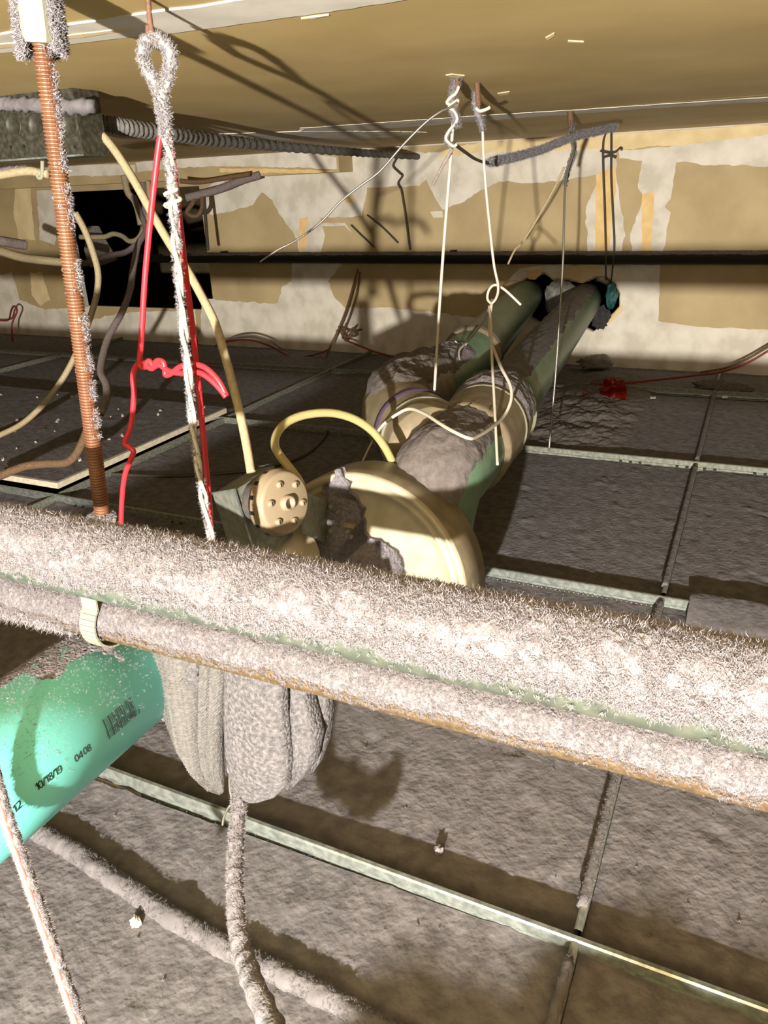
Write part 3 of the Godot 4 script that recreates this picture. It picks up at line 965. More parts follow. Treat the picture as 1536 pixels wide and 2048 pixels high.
# ---------------------------------------------------------------- turquoise sewer pipe with its print
func build_turquoise_pipe() -> void:
	var ax := Vector3(-0.46, 0.189, 0.0)
	var r := 0.0535
	var t := thing("sewer_pipe", "turquoise plastic sewer pipe printed with a barcode and date, half covered in lint", "pipe", Vector3(ax.x, ax.y, -0.2))
	var st := begin()
	lathe(st, Vector3(ax.x, ax.y, 0.12), Vector3(0, 0, -1), [[0.0, r - 0.004], [0.0, r], [0.64, r], [0.64, r - 0.004], [0.0, r - 0.004]], 72)
	put(st, "pipe_body", M.turquoise, t)
	# lint coat over the top, ragged at its edge; angle a from the top towards the camera
	var sf := func(a: float, z: float, h: float) -> Vector3:
		return Vector3(ax.x + sin(a) * (r + h), ax.y + cos(a) * (r + h), z)
	st = begin()
	var na := 90
	var nz := 260
	for i in nz:
		for k in na:
			var q := []
			for c in [[0, 0], [1, 0], [1, 1], [0, 1]]:
				var z: float = lerpf(0.1, -0.52, float(i + c[0]) / nz)
				var a: float = lerpf(-1.7, 1.25, float(k + c[1]) / na)
				var cover: float = 0.02 - 0.42 * a + 0.8 * noise.get_noise_2d(z * 420.0, a * 24.0) + 0.5 * fine.get_noise_2d(z * 500.0, a * 30.0)
				if z < -0.405:
					cover += (-0.405 - z) * 22.0
				q.append(sf.call(a, z, clampf(cover * 0.0022, -0.0012, 0.0014) + 0.0002 * fine.get_noise_2d(z * 3000.0, a * 200.0)))
			quad(st, q[0], q[1], q[2], q[3], q[0] - ax)
	put(st, "dust_coat", M.dust, t)
	var list := []
	for i in 20000:
		var z := rng.randf_range(-0.47, -0.12)
		var a := rng.randf_range(-0.9, 1.7)
		var cover := 0.66 - 0.48 * a + 0.35 * noise.get_noise_2d(z * 700.0, a * 45.0) + 0.4 * fine.get_noise_2d(z * 900.0, a * 60.0)
		if rng.randf() < clampf(cover * 0.9, 0.0, 1.0):
			var p: Vector3 = sf.call(a, z, 0.0004)
			list.append(stand(p, Vector3(sin(a) + rng.randfn() * 0.5, cos(a), rng.randfn() * 0.5), rng.randf_range(0.3, 0.7)))
	scatter(t, "lint", lint, M.lint, list)
	# print: bars and characters laid on the curve
	var hit := func(x: float, y: float) -> Vector2:     # pixel -> (angle from the top, z)
		var d := ray(x, y)
		var e := Vector2(eye.x - ax.x, eye.y - ax.y)
		var v := Vector2(d.x, d.y)
		var b := e.dot(v)
		var disc := b * b - v.length_squared() * (e.length_squared() - r * r)
		var s := (-b - sqrt(maxf(disc, 0.0))) / v.length_squared()
		var p := e + v * s
		return Vector2(atan2(p.x, p.y), d.z * s)
	var bars := begin(false)
	var c0: Vector2 = hit.call(212, 1458)
	var c1: Vector2 = hit.call(270, 1413)
	var zz := c0.y
	var toward := signf(c1.y - c0.y)
	var a_mid := (c0.x + c1.x) * 0.5
	var half := 0.0088 / r
	while (c1.y - zz) * toward > 0.0:
		var wdt := 0.00035 * rng.randi_range(1, 3)
		for k in 5:
			var b0 := lerpf(a_mid - half, a_mid + half, k / 5.0)
			var b1 := lerpf(a_mid - half, a_mid + half, (k + 1) / 5.0)
			quad(bars, sf.call(b0, zz, 0.0003), sf.call(b1, zz, 0.0003), sf.call(b1, zz + wdt * toward, 0.0003), sf.call(b0, zz + wdt * toward, 0.0003), sf.call(a_mid, zz, 1.0) - ax)
		zz += toward * (wdt + 0.00035 * rng.randi_range(1, 3))
	put(bars, "barcode", M.ink, t)
	var font := SystemFont.new()
	font.font_names = PackedStringArray(["Droid Sans Mono"])
	for w in [["10/18/19", 72, 1576, 122, 1537, 0.0056], ["04", 150, 1519, 164, 1508, 0.0056], ["08", 167, 1504, 181, 1494, 0.0056], ["12", 26, 1622, 42, 1606, 0.0056], ["7 17181", 212, 1470, 248, 1443, 0.0036], ["5162", 254, 1438, 272, 1426, 0.0036], ["3", 276, 1425, 280, 1420, 0.0036]]:
		var s0: Vector2 = hit.call(w[1], w[2])
		var s1: Vector2 = hit.call(w[3], w[4])
		var txt: String = w[0]
		for i in txt.length():
			if txt[i] == " ":
				continue
			var f := (i + 0.5) / txt.length()
			var a := lerpf(s0.x, s1.x, f)
			var z := lerpf(s0.y, s1.y, f)
			var tm := TextMesh.new()
			tm.text = txt[i]
			tm.font = font
			tm.font_size = 16
			tm.pixel_size = w[5] / 12.0
			tm.depth = 0.0003
			tm.curve_step = 2.0
			var mi := MeshInstance3D.new()
			mi.mesh = tm
			mi.material_override = M.ink
			mi.name = "printed_character"
			t.add_child(mi, true)
			var n := Vector3(sin(a), cos(a), 0)
			var right := Vector3(0, 0, -1)
			mi.transform = Transform3D(Basis(right, n.cross(right), n), (sf.call(a, z, 0.0003) as Vector3) - home(t))

# ---------------------------------------------------------------- the dusty rag and its cords
func flap(parent: Node, called: String, mat: Material, rows: Array, z0: float, bulge: float, folds: float, sd: float, knit: bool, sway: float) -> void:
	# rows of [left x, right x, y] in pixels from the top hem to the bottom hem; a thick hanging fold of cloth
	var nu := 36 if knit else 90
	var nv := 420 if knit else 120
	var grids := [[], []]
	for j in nv + 1:
		var v := float(j) / nv
		var f := v * (rows.size() - 1)
		var i0 := mini(int(f), rows.size() - 2)
		var k := f - i0
		var lx := lerpf(rows[i0][0], rows[i0 + 1][0], k)
		var rx := lerpf(rows[i0][1], rows[i0 + 1][1], k)
		var y := lerpf(rows[i0][2], rows[i0 + 1][2], k)
		for side in 2:
			var row := PackedVector3Array()
			for i in nu + 1:
				var u := float(i) / nu
				var tilt := (u - 0.5) * sway
				var p := pz(lerpf(lx, rx, u), y + tilt, z0)
				var round_ := pow(maxf(0.0, sin(PI * u)), 0.5 if knit else 0.3)
				var b := bulge * round_ * (0.55 + 0.45 * sin(PI * clampf(v * 0.9 + 0.1, 0.0, 1.0)))
				b *= 1.0 - pow(v, 8.0) * 0.6
				if side == 0:
					b += folds * round_ * (sin(u * 15.0 + v * 2.0 + sd) * (0.3 + 0.5 * v) + 0.5 * noise.get_noise_2d(u * 160.0 + sd * 40.0, v * 200.0))
					b += 0.0006 * fine.get_noise_2d(u * 500.0, v * 500.0 + sd)
					if knit:
						b += 0.0007 * sin(v * 400.0 + 6.0 * sin(u * 5.0 + sd) + 3.0 * noise.get_noise_2d(u * 200.0, v * 200.0))
				else:
					b = -b * 0.6
				row.append(p + Vector3(0, 0, b))
			grids[side].append(row)
	var st := begin()
	for side in 2:
		var out := Vector3(0, 0, 1 if side == 0 else -1)
		for j in nv:
			for i in nu:
				var g: Array = grids[side]
				quad(st, g[j][i], g[j][i + 1], g[j + 1][i + 1], g[j + 1][i], out)
	for j in [0, nv]:
		for i in nu:
			quad(st, grids[0][j][i], grids[0][j][i + 1], grids[1][j][i + 1], grids[1][j][i], Vector3(0, 1 if j == 0 else -1, 0))
	put(st, called, mat, parent)

func build_cloth() -> void:
	var z := -0.42
	var t := thing("rag", "grey knitted rag hanging in folds below the lower sprinkler pipe", "rag", pz(470, 1400, z))
	flap(t, "knit_fold", M.knit, [[296, 400, 1270], [314, 402, 1340], [324, 402, 1385], [336, 402, 1430], [356, 404, 1480], [390, 414, 1530], [424, 436, 1566], [438, 446, 1582]], z + 0.004, 0.016, 0.0012, 0.0, true, 8.0)
	flap(t, "knit_fold", M.knit, [[404, 428, 1290], [404, 426, 1350], [404, 424, 1420], [405, 424, 1480], [410, 428, 1530], [432, 440, 1566], [438, 446, 1580]], z + 0.012, 0.010, 0.001, 2.0, true, 2.0)
	flap(t, "knit_fold", M.knit, [[426, 454, 1290], [425, 453, 1360], [424, 447, 1430], [424, 444, 1480], [428, 445, 1530], [436, 447, 1560], [440, 448, 1582]], z + 0.014, 0.012, 0.001, 3.0, true, 2.0)
	flap(t, "cloth_fold", M.cloth, [[454, 576, 1300], [454, 574, 1370], [454, 576, 1430], [457, 582, 1490], [464, 586, 1530], [474, 580, 1570], [484, 560, 1590], [492, 552, 1598]], z + 0.014, 0.016, 0.0006, 4.0, false, -12.0)
	flap(t, "cloth_fold", M.cloth, [[586, 616, 1330], [582, 622, 1380], [580, 634, 1420], [578, 646, 1470], [574, 636, 1520], [572, 612, 1552], [574, 592, 1572]], z - 0.004, 0.016, 0.003, 6.0, false, -6.0)
	flap(t, "cloth_fold", M.cloth, [[612, 650, 1350], [626, 662, 1390], [632, 664, 1430], [634, 658, 1480], [626, 642, 1526], [612, 628, 1545]], z - 0.022, 0.014, 0.003, 9.0, false, -6.0)
	flap(t, "cloth_fold", M.cloth, [[300, 470, 1262], [316, 462, 1296], [326, 380, 1310], [330, 342, 1334]], z + 0.002, 0.008, 0.001, 1.0, false, 4.0)
	flap(t, "cloth_fold", M.cloth, [[376, 402, 1300], [378, 402, 1330], [372, 402, 1352], [350, 402, 1368]], z + 0.012, 0.008, 0.001, 5.0, false, 2.0)
	# lint shelf between the rag and the turquoise pipe
	flap(t, "lint_mat", M.dust, [[262, 340, 1262], [266, 336, 1300], [282, 342, 1360], [300, 342, 1400], [320, 340, 1436]], z - 0.006, 0.012, 0.003, 8.0, false, 6.0)
	var list := []
	for i in 1500:
		var u := rng.randf()
		var v := rng.randf()
		var p := pz(lerpf(456, 582, u), lerpf(1320, 1590, v), z + 0.014 + 0.02 * pow(sin(PI * u), 0.5))
		list.append(stand(p, Vector3(rng.randfn() * 0.4, 0.1, 1), rng.randf_range(0.25, 0.5)))
	scatter(t, "lint", lint, M.lint_grey, list)
	# tie wire under it
	var tw := thing("wire_tie", "thin bent steel wire tie twisted under the grey rag", "wire", pz(462, 1560, z))
	var st := begin()
	tube(st, smooth(line_z([[458, 1500], [455, 1535], [462, 1552], [468, 1540], [462, 1520], [459, 1560], [462, 1590], [472, 1600], [470, 1580], [466, 1604], [456, 1616], [448, 1634], [445, 1650]], z + 0.004, z + 0.03), 8), 0.0011, 7)
	put(st, "wire", M.wire_steel, tw)
	# dusty cord dropping from the rag towards the viewer
	var cord := func(list_: Array, z0: float, z1: float, r0: float, r1: float, label: String, mat: Material, per: float):
		var c := thing("dusty_cord", label, "cord", pz(list_[0][0], list_[0][1], z0))
		var pts := smooth(line_z(list_, z0, z1), 14)
		var s := begin()
		tube(s, pts, func(i, n, a): return lerpf(r0, r1, float(i) / n) * (1.0 + 0.16 * noise.get_noise_2d(i * 7.0, a * 12.0) + 0.10 * sin(i * 0.9 + a)), 14)
		put(s, "cord_body", mat, c)
		scatter(c, "cord_lint", lint, M.lint, fuzz_along(pts, (r0 + r1) * 0.48, per, 1.0, func(_p, _o): return 1.0))
		return pts
	cord.call([[476, 1545], [478, 1600], [474, 1660], [471, 1720], [470, 1780], [474, 1850], [490, 1920], [512, 1980], [548, 2060], [575, 2120]], -0.415, -0.24, 0.0048, 0.0085, "thick lint-furred cord hanging from the grey rag", M.dust, 9000.0)
	var pts2: PackedVector3Array = cord.call([[-30, 1480], [-8, 1560], [16, 1640], [44, 1720], [72, 1800], [100, 1880], [128, 1960], [160, 2050], [185, 2120]], -0.25, -0.20, 0.0038, 0.0042, "thin lint-furred cord showing pink, hanging before the turquoise pipe", M.dust, 9000.0)
	st = begin()
	var shifted := PackedVector3Array()
	for p in pts2:
		shifted.append(p + Vector3(0.0006, 0.0008, 0.0026))
	tube(st, shifted, 0.0024, 8)
	var pink := plain(Color(0.78, 0.42, 0.38), 0.6)
	put(st, "pink_core", pink, get_node(NodePath(numbered_last("dusty_cord"))))

func numbered_last(called: String) -> String:
	var n: int = used[called]
	return called if n == 1 else "%s_%03d" % [called, n - 1]

# ---------------------------------------------------------------- round drum, control box, hose
func build_drum() -> void:
	var axis := Vector3(-0.05, 0.08, 0.995).normalized()      # out of the drum's face, towards the lamp
	var c := Vector3(-0.389, 0.128, -0.738)
	var R := 0.137
	var t := thing("round_drum", "beige round metal drum with a beaded rim and a spill of lint down its face", "drum", Vector3(c.x, c.y - R, c.z))
	var st := begin()
	lathe(st, c, axis, [[-0.062, 0.0], [-0.062, R * 0.97], [-0.058, R + 0.001], [-0.010, R + 0.001], [-0.004, R]], 96)
	put(st, "drum_side", M.fitting, t)
	st = begin()
	lathe(st, c, axis, [[-0.004, R], [0.001, R - 0.001], [0.003, R - 0.005], [0.0005, R - 0.009], [-0.001, R - 0.011], [0.0015, R - 0.014], [0.0015, R - 0.017], [-0.003, R - 0.021], [-0.0035, R - 0.03], [-0.0015, R * 0.5], [0.0, 0.0]], 96)
	put(st, "lid", M.beige, t)
	var u := axis.cross(Vector3.UP).normalized() * -1.0
	u = Vector3.UP.cross(axis).normalized()
	var v := axis.cross(u).normalized()
	var on := func(x: float, y: float) -> Vector3:     # pixel on the lid plane
		var d := ray(x, y)
		return eye + d * ((c - eye).dot(axis) / d.dot(axis))
	# the spill of lint: a ragged raised patch
	var poly := PackedVector2Array()
	for p in [[684, 938], [692, 956], [704, 962], [698, 980], [712, 990], [718, 1008], [730, 1018], [728, 1034], [734, 1048], [732, 1066], [742, 1076], [760, 1078], [776, 1086], [796, 1102], [806, 1120], [812, 1150], [816, 1200], [560, 1200], [590, 1130], [612, 1100], [608, 1085], [626, 1070], [622, 1040], [640, 1016], [654, 1006], [660, 992], [648, 984], [650, 974], [666, 966], [674, 952], [672, 940]]:
		var q: Vector3 = on.call(p[0], p[1]) - c
		poly.append(Vector2(q.dot(u), q.dot(v)))
	poly = ragged(poly, 0.003, 0.0028)
	st = begin()
	extrude(st, poly, func(w): return c + u * w.x + v * w.y + axis * -0.004, axis * 0.0085)
	put(st, "lint_spill", M.dust, t)
	var list := []
	var tries := 0
	while list.size() < 1500 and tries < 30000:
		tries += 1
		var q := Vector2(rng.randf_range(-0.14, 0.14), rng.randf_range(-0.09, 0.14))
		if Geometry2D.is_point_in_polygon(q, poly):
			list.append(stand(c + u * q.x + v * q.y + axis * 0.0042, axis + Vector3(rng.randfn(), rng.randfn(), 0) * 0.4, rng.randf_range(0.5, 1.0)))
	scatter(t, "lint", lint, M.lint_grey, list)
	# screws and a latch plate showing through the lint
	for p in [[666, 1011, 0.0038], [680, 1022, 0.0028], [666, 1058, 0.0038], [708, 1070, 0.0028], [650, 1080, 0.0024], [700, 1060, 0.0026]]:
		st = begin()
		lathe(st, on.call(p[0], p[1]) + axis * 0.004, axis, [[0.0, p[2]], [0.004, p[2]], [0.0055, p[2] * 0.6], [0.0055, 0.0]], 12)
		put(st, "screw", M.galv_dull, t)
	st = begin(false)
	var e0: Vector3 = on.call(690, 1050)
	hexa(st, e0 + axis * 0.003, u * 0.016, v * 0.006 + u * 0.004, axis * 0.004)
	e0 = on.call(648, 1018)
	hexa(st, e0 + axis * 0.003, u * 0.013, v * 0.004 + u * 0.002, axis * 0.005)
	put(st, "latch_plate", M.fitting, t)
	st = begin(false)
	# dark bracket arm from the valve to the lid
	var b0 := pd(598, 985, 0.80)
	var b1: Vector3 = on.call(660, 1000) + axis * 0.01
	var b2: Vector3 = on.call(655, 1080) + axis * 0.01
	var b3 := pd(604, 1066, 0.80)
	quad(st, b0, b1, b2, b3, axis)
	var dn := axis * -0.006
	quad(st, b0 + dn, b1 + dn, b2 + dn, b3 + dn, -axis)
	quad(st, b0, b1, b1 + dn, b0 + dn, Vector3.UP)
	quad(st, b3, b2, b2 + dn, b3 + dn, Vector3.DOWN)
	quad(st, b1, b2, b2 + dn, b1 + dn, Vector3.RIGHT)
	quad(st, b0, b3, b3 + dn, b0 + dn, Vector3.LEFT)
	put(st, "bracket", M.galv_dull, t)
	# the beige horn below the bracket
	st = begin()
	var hn: Vector3 = on.call(612, 1085) + axis * 0.012
	lathe(st, hn, (pd(515, 1150, 0.80) - hn).normalized(), [[0.0, 0.0], [0.0, 0.012], [0.02, 0.020], [0.045, 0.034], [0.075, 0.045], [0.075, 0.0]], 28)
	put(st, "horn", M.beige, t)

	# control box
	var A := pd(425, 988, 0.84)
	var B := pd(469, 981, 0.78)
	var C := pd(548, 931, 0.83)
	var Bl := pd(508, 1108, 0.82)
	var ea := A - B
	var eb := C - B
	var ec := (Bl - B) * 1.15
	var bx := thing("control_box", "grey-green steel control box with a beige round valve cap, tilted beside the drum", "electrical box", B + ec)
	st = begin(false)
	hexa(st, B, ea, eb, ec)
	put(st, "box_body", M.galv_dull, bx)
	# lid flange edges catching the light
	for s in [[B, ea, eb], [B, ec, eb], [B + eb, ea, ec]]:
		st = begin(false)
		hexa(st, s[0] - (s[1] as Vector3).normalized() * 0.001 - (s[2] as Vector3).normalized() * 0.001 - (Vector3.ZERO), s[1] * 1.02, (s[2] as Vector3).normalized() * 0.0022, ec.normalized() * -0.0022 if s[1] == ea else ea.normalized() * -0.0022)
		put(st, "flange", M.galv, bx)
	# round valve head on the box's front
	var vx := (look * Vector3(0.76, -0.08, 0.64)).normalized()
	var vb := pd(553, 1004, 0.785)
	st = begin()
	lathe(st, vb - vx * 0.026, vx, [[0.0, 0.0], [0.0, 0.024], [0.016, 0.026], [0.020, 0.031], [0.022, 0.031], [0.022, 0.0]], 40)
	put(st, "valve_neck", M.debris, bx)
	st = begin()
	lathe(st, vb, vx, [[-0.004, 0.0], [-0.004, 0.032], [-0.003, 0.0345], [0.006, 0.0345], [0.007, 0.033], [0.012, 0.0325], [0.014, 0.031], [0.0148, 0.029], [0.0148, 0.0]], 48)
	var vt := put(st, "valve_cap", M.knob, bx)
	var q1 := vx.cross(Vector3.UP).normalized()
	var q2 := q1.cross(vx)
	for i in 14:
		var a := TAU * i / 14.0
		var o := q1 * cos(a) + q2 * sin(a)
		st = begin(false)
		hexa(st, vb + o * 0.0338 + vx * -0.001 - o.cross(vx) * 0.002, o * 0.0012, o.cross(vx) * 0.004, vx * 0.005)
		put(st, "slot", M.black, vt)
	for i in 6:
		var a := TAU * i / 6.0 + 0.3
		var o := q1 * cos(a) + q2 * sin(a)
		st = begin()
		lathe(st, vb + vx * 0.014 + o * 0.0215, vx, [[0.0, 0.0036], [0.003, 0.0036], [0.0042, 0.0024], [0.0042, 0.0]], 12)
		put(st, "screw", M.knob, vt)
		st = begin(false)
		hexa(st, vb + vx * 0.018 + o * 0.0215 - q1 * 0.0005 - q2 * 0.0022, q1 * 0.0010, q2 * 0.0044, vx * 0.0005)
		put(st, "screw_slot", M.black, vt)
	st = begin()
	lathe(st, vb + vx * 0.014, vx, [[0.0, 0.0085], [0.007, 0.0075], [0.007, 0.0052], [0.0005, 0.0052], [0.0005, 0.0]], 24)
	put(st, "spout", M.knob, vt)
	# clear hose arching from the valve to the drum
	var hs := thing("clear_hose", "yellowed clear plastic hose arching from the valve cap to the drum", "hose", pd(600, 965, 0.83))
	var hp := smooth(line_d([[603, 972], [594, 956], [574, 930], [556, 906], [550, 888], [554, 868], [572, 846], [602, 832], [640, 826], [676, 828], [712, 840], [744, 862], [768, 892], [784, 922]], 0.82, 0.95), 8)
	st = begin()
	tube(st, hp, 0.0050, 16)
	put(st, "tubing", M.hose, hs)
	st = begin()
	tube(st, PackedVector3Array([pd(782, 918, 0.95), pd(790, 938, 0.955)]), 0.0034, 12)
	put(st, "barb", M.wire_steel, hs)

# ---------------------------------------------------------------- green drain pipes to the wall
func run(parent: Node, called: String, mat: Material, pts: PackedVector3Array, r, seg := 40) -> void:
	var st := begin()
	tube(st, pts, r, seg)
	put(st, called, mat, parent)

func lint_cap(parent: Node, called: String, mat: Material, pts: PackedVector3Array, r: float, half_angle: float, thick: float) -> void:
	# a felt of lint lying on the upper side of a pipe
	var f := frames(pts)
	var st := begin()
	var g := []
	var na := 22
	for i in pts.size():
		var t: Vector3 = f[i][2]
		var side := t.cross(Vector3.UP).normalized()
		var up := side.cross(t).normalized()
		var row := PackedVector3Array()
		var e0 := half_angle * (1.0 + 0.25 * noise.get_noise_2d(i * 11.0, 3.0) + 0.15 * fine.get_noise_2d(i * 21.0, 8.0))
		var end := clampf(minf(i, pts.size() - 1 - i) / 3.0, 0.0, 1.0)
		for k in na + 1:
			var a := lerpf(-e0, e0, float(k) / na)
			var e := pow(sin(PI * k / na), 0.5) * end
			row.append(pts[i] + (side * sin(a) + up * cos(a)) * (r - 0.001 + e * thick * (1.1 + 0.9 * fine.get_noise_2d(i * 16.0, k * 12.0))))
		g.append(row)
	for i in pts.size() - 1:
		for k in na:
			quad(st, g[i][k], g[i + 1][k], g[i + 1][k + 1], g[i][k + 1], g[i][k] - pts[i])
	put(st, called, mat, parent)

func straight(a: Vector3, b: Vector3, n: int) -> PackedVector3Array:
	var out := PackedVector3Array()
	for i in n + 1:
		out.append(a.lerp(b, float(i) / n))
	return out

func build_drain_pipes() -> void:
	var r := 0.054
	var mid := pd(1057, 744, 1.60)
	var far := pz(1172, 612, WALL_Z - 0.1)
	far.y = 0.188
	var n1 := pd(905, 925, 1.02)
	var n2 := pd(962, 862, 1.17)
	var n3 := pd(992, 826, 1.27)
	var t := thing("drain_pipe", "forked green drain pipe with beige lint-caked fittings, running into the broken wall", "pipe", Vector3(mid.x, mid.y - r, mid.z))
	run(t, "pipe_body", M.green, straight(n3.lerp(mid, 0.1), far, 20), r)
	var bend := smooth(PackedVector3Array([Vector3(-0.336, 0.168, -0.812), pd(872, 968, 0.97), n1, n2]), 10)
	run(t, "pipe_end", M.green, bend, r + 0.004)
	run(t, "coupling", M.fitting, straight(n1.lerp(n2, 0.35), n3, 12), func(i, n, _a): return r + (0.0115 if i < n - 2 else 0.009))
	for q in [0.15, 0.95]:
		var p0 := n2.lerp(n3, q)
		run(t, "coupling_bead", M.cream, straight(p0, p0 + (n3 - n2).normalized() * 0.006, 1), r + 0.0135)
	lint_cap(t, "lint_cap", M.debris, bend.slice(2), r + 0.004, 1.1, 0.006)
	lint_cap(t, "lint_cap", M.dust, straight(n2.lerp(n3, 0.3), n3.lerp(mid, 0.06), 18), r + 0.0115, 1.45, 0.007)
	lint_cap(t, "lint_cap", M.dust_floor, straight(n3.lerp(mid, 0.12), far, 60), r, 0.75, 0.004)

	# second pipe: wye branch, elbow, collar, straight run
	var t2 := t
	var far2 := pz(1056, 604, WALL_Z - 0.1)
	far2.y = 0.20
	var c1 := pd(945, 712, 1.60)
	var elbow := smooth(PackedVector3Array([pd(862, 900, 1.06), pd(838, 868, 1.12), pd(806, 838, 1.20), pd(798, 806, 1.28), pd(838, 780, 1.37), pd(880, 764, 1.45), pd(912, 740, 1.52), c1]), 8)
	run(t2, "branch_fitting", M.fitting, elbow.slice(0, 20), r + 0.007)
	run(t2, "elbow", M.fitting, elbow.slice(18, 36), r + 0.004)
	run(t2, "elbow_end", M.green, elbow.slice(34, elbow.size()), r + 0.002)
	run(t2, "collar", M.fitting, straight(c1.lerp(far2, -0.012), c1.lerp(far2, 0.016), 2), r + 0.007)
	run(t2, "collar_clip", M.wire_steel, straight(c1.lerp(far2, 0.0), c1.lerp(far2, 0.006), 1), r + 0.010)
	run(t2, "pipe_body", M.green, straight(c1, far2, 16), r)
	run(t2, "primer_ring", M.purple, elbow.slice(9, 11), r + 0.0095)
	run(t2, "fitting_bead", M.cream, elbow.slice(5, 7), r + 0.0095)
	lint_cap(t2, "lint_cap", M.debris, elbow.slice(14, 40), r + 0.004, 1.0, 0.010)
	lint_cap(t2, "lint_cap", M.dust, elbow.slice(36, 50), r + 0.002, 0.9, 0.008)
	# fabric and foil stuffed round the pipes in the hole
	var stuffed := func(called: String, label: String, mat: Material, mid_: Vector3, size: Vector3, sd: float):
		var th := thing(called, label, "scrap", mid_)
		var st := begin(false)
		var na := 18
		var g := []
		for j in 11:
			var row := PackedVector3Array()
			for i in na:
				var a := TAU * i / na
				var b := PI * j / 10.0
				var d := Vector3(sin(b) * cos(a), cos(b), sin(b) * sin(a))
				var k := 1.0 + 0.45 * fine.get_noise_3d(d.x * 26.0 + sd, d.y * 26.0, d.z * 26.0) + 0.2 * noise.get_noise_3d(d.x * 150.0 + sd, d.y * 150.0, d.z * 150.0)
				row.append(mid_ + d * size * k)
			g.append(row)
		for j in 10:
			for i in na:
				quad(st, g[j][i], g[j][(i + 1) % na], g[j + 1][(i + 1) % na], g[j + 1][i], (g[j][i] as Vector3) - mid_)
		put(st, "crumpled_sheet", mat, th)
	stuffed.call("teal_cloth", "crumpled teal cloth stuffed beside the pipe in the broken hole", M.teal, pz(1224, 592, WALL_Z), Vector3(0.018, 0.042, 0.014), 3.0)
	stuffed.call("black_sheet", "crumpled black sheet packed under the drain pipe at the wall", M.dark_sheet, pz(1200, 636, WALL_Z), Vector3(0.03, 0.035, 0.02), 13.0)
	stuffed.call("grey_foil", "grey foil scrap wedged between the drain pipe's two arms at the wall", M.grey_sheet, pz(1122, 600, WALL_Z), Vector3(0.05, 0.06, 0.014), 23.0)

# ---------------------------------------------------------------- wires from the deck
func wire(called: String, label: String, mat: Material, pts: PackedVector3Array, r: float, category := "wire", group := "") -> Node3D:
	var t := thing(called, label, category, pts[0], group)
	var st := begin()
	tube(st, smooth(pts, 8), r, 8)
	put(st, "wire", mat, t)
	return t

func extra(t: Node3D, called: String, mat: Material, pts: PackedVector3Array, r: float) -> void:
	var st := begin()
	tube(st, smooth(pts, 8), r, 8)
	put(st, called, mat, t)

func furred(t: Node3D, pts: PackedVector3Array, r: float, per: float, size: float) -> void:
	var s := smooth(pts, 8)
	var st := begin()
	tube(st, s, func(i, n, a): return r * pow(sin(PI * (i + 0.3) / (n - 0.4)), 0.4) * (1.0 + 0.5 * noise.get_noise_2d(i * 13.0, a * 10.0) + 0.35 * fine.get_noise_2d(i * 9.0, a * 14.0)), 9)
	put(st, "lint_sleeve", M.dust, t)
	scatter(t, "lint", lint, M.lint_grey, fuzz_along(s, r, per, size, func(_p, _o): return 1.0))
	scatter(t, "lint_balls", flake, M.lint_grey, fuzz_along(s, r, per * 0.2, size * 0.8, func(_p, _o): return 1.0))
	scatter(t, "hanging_lint", tuft, M.lint_grey, fuzz_along(s, r * 0.8, per * 0.12, size * 0.7, func(_p, o): return 1.0 if o.y < 0.2 else 0.3))

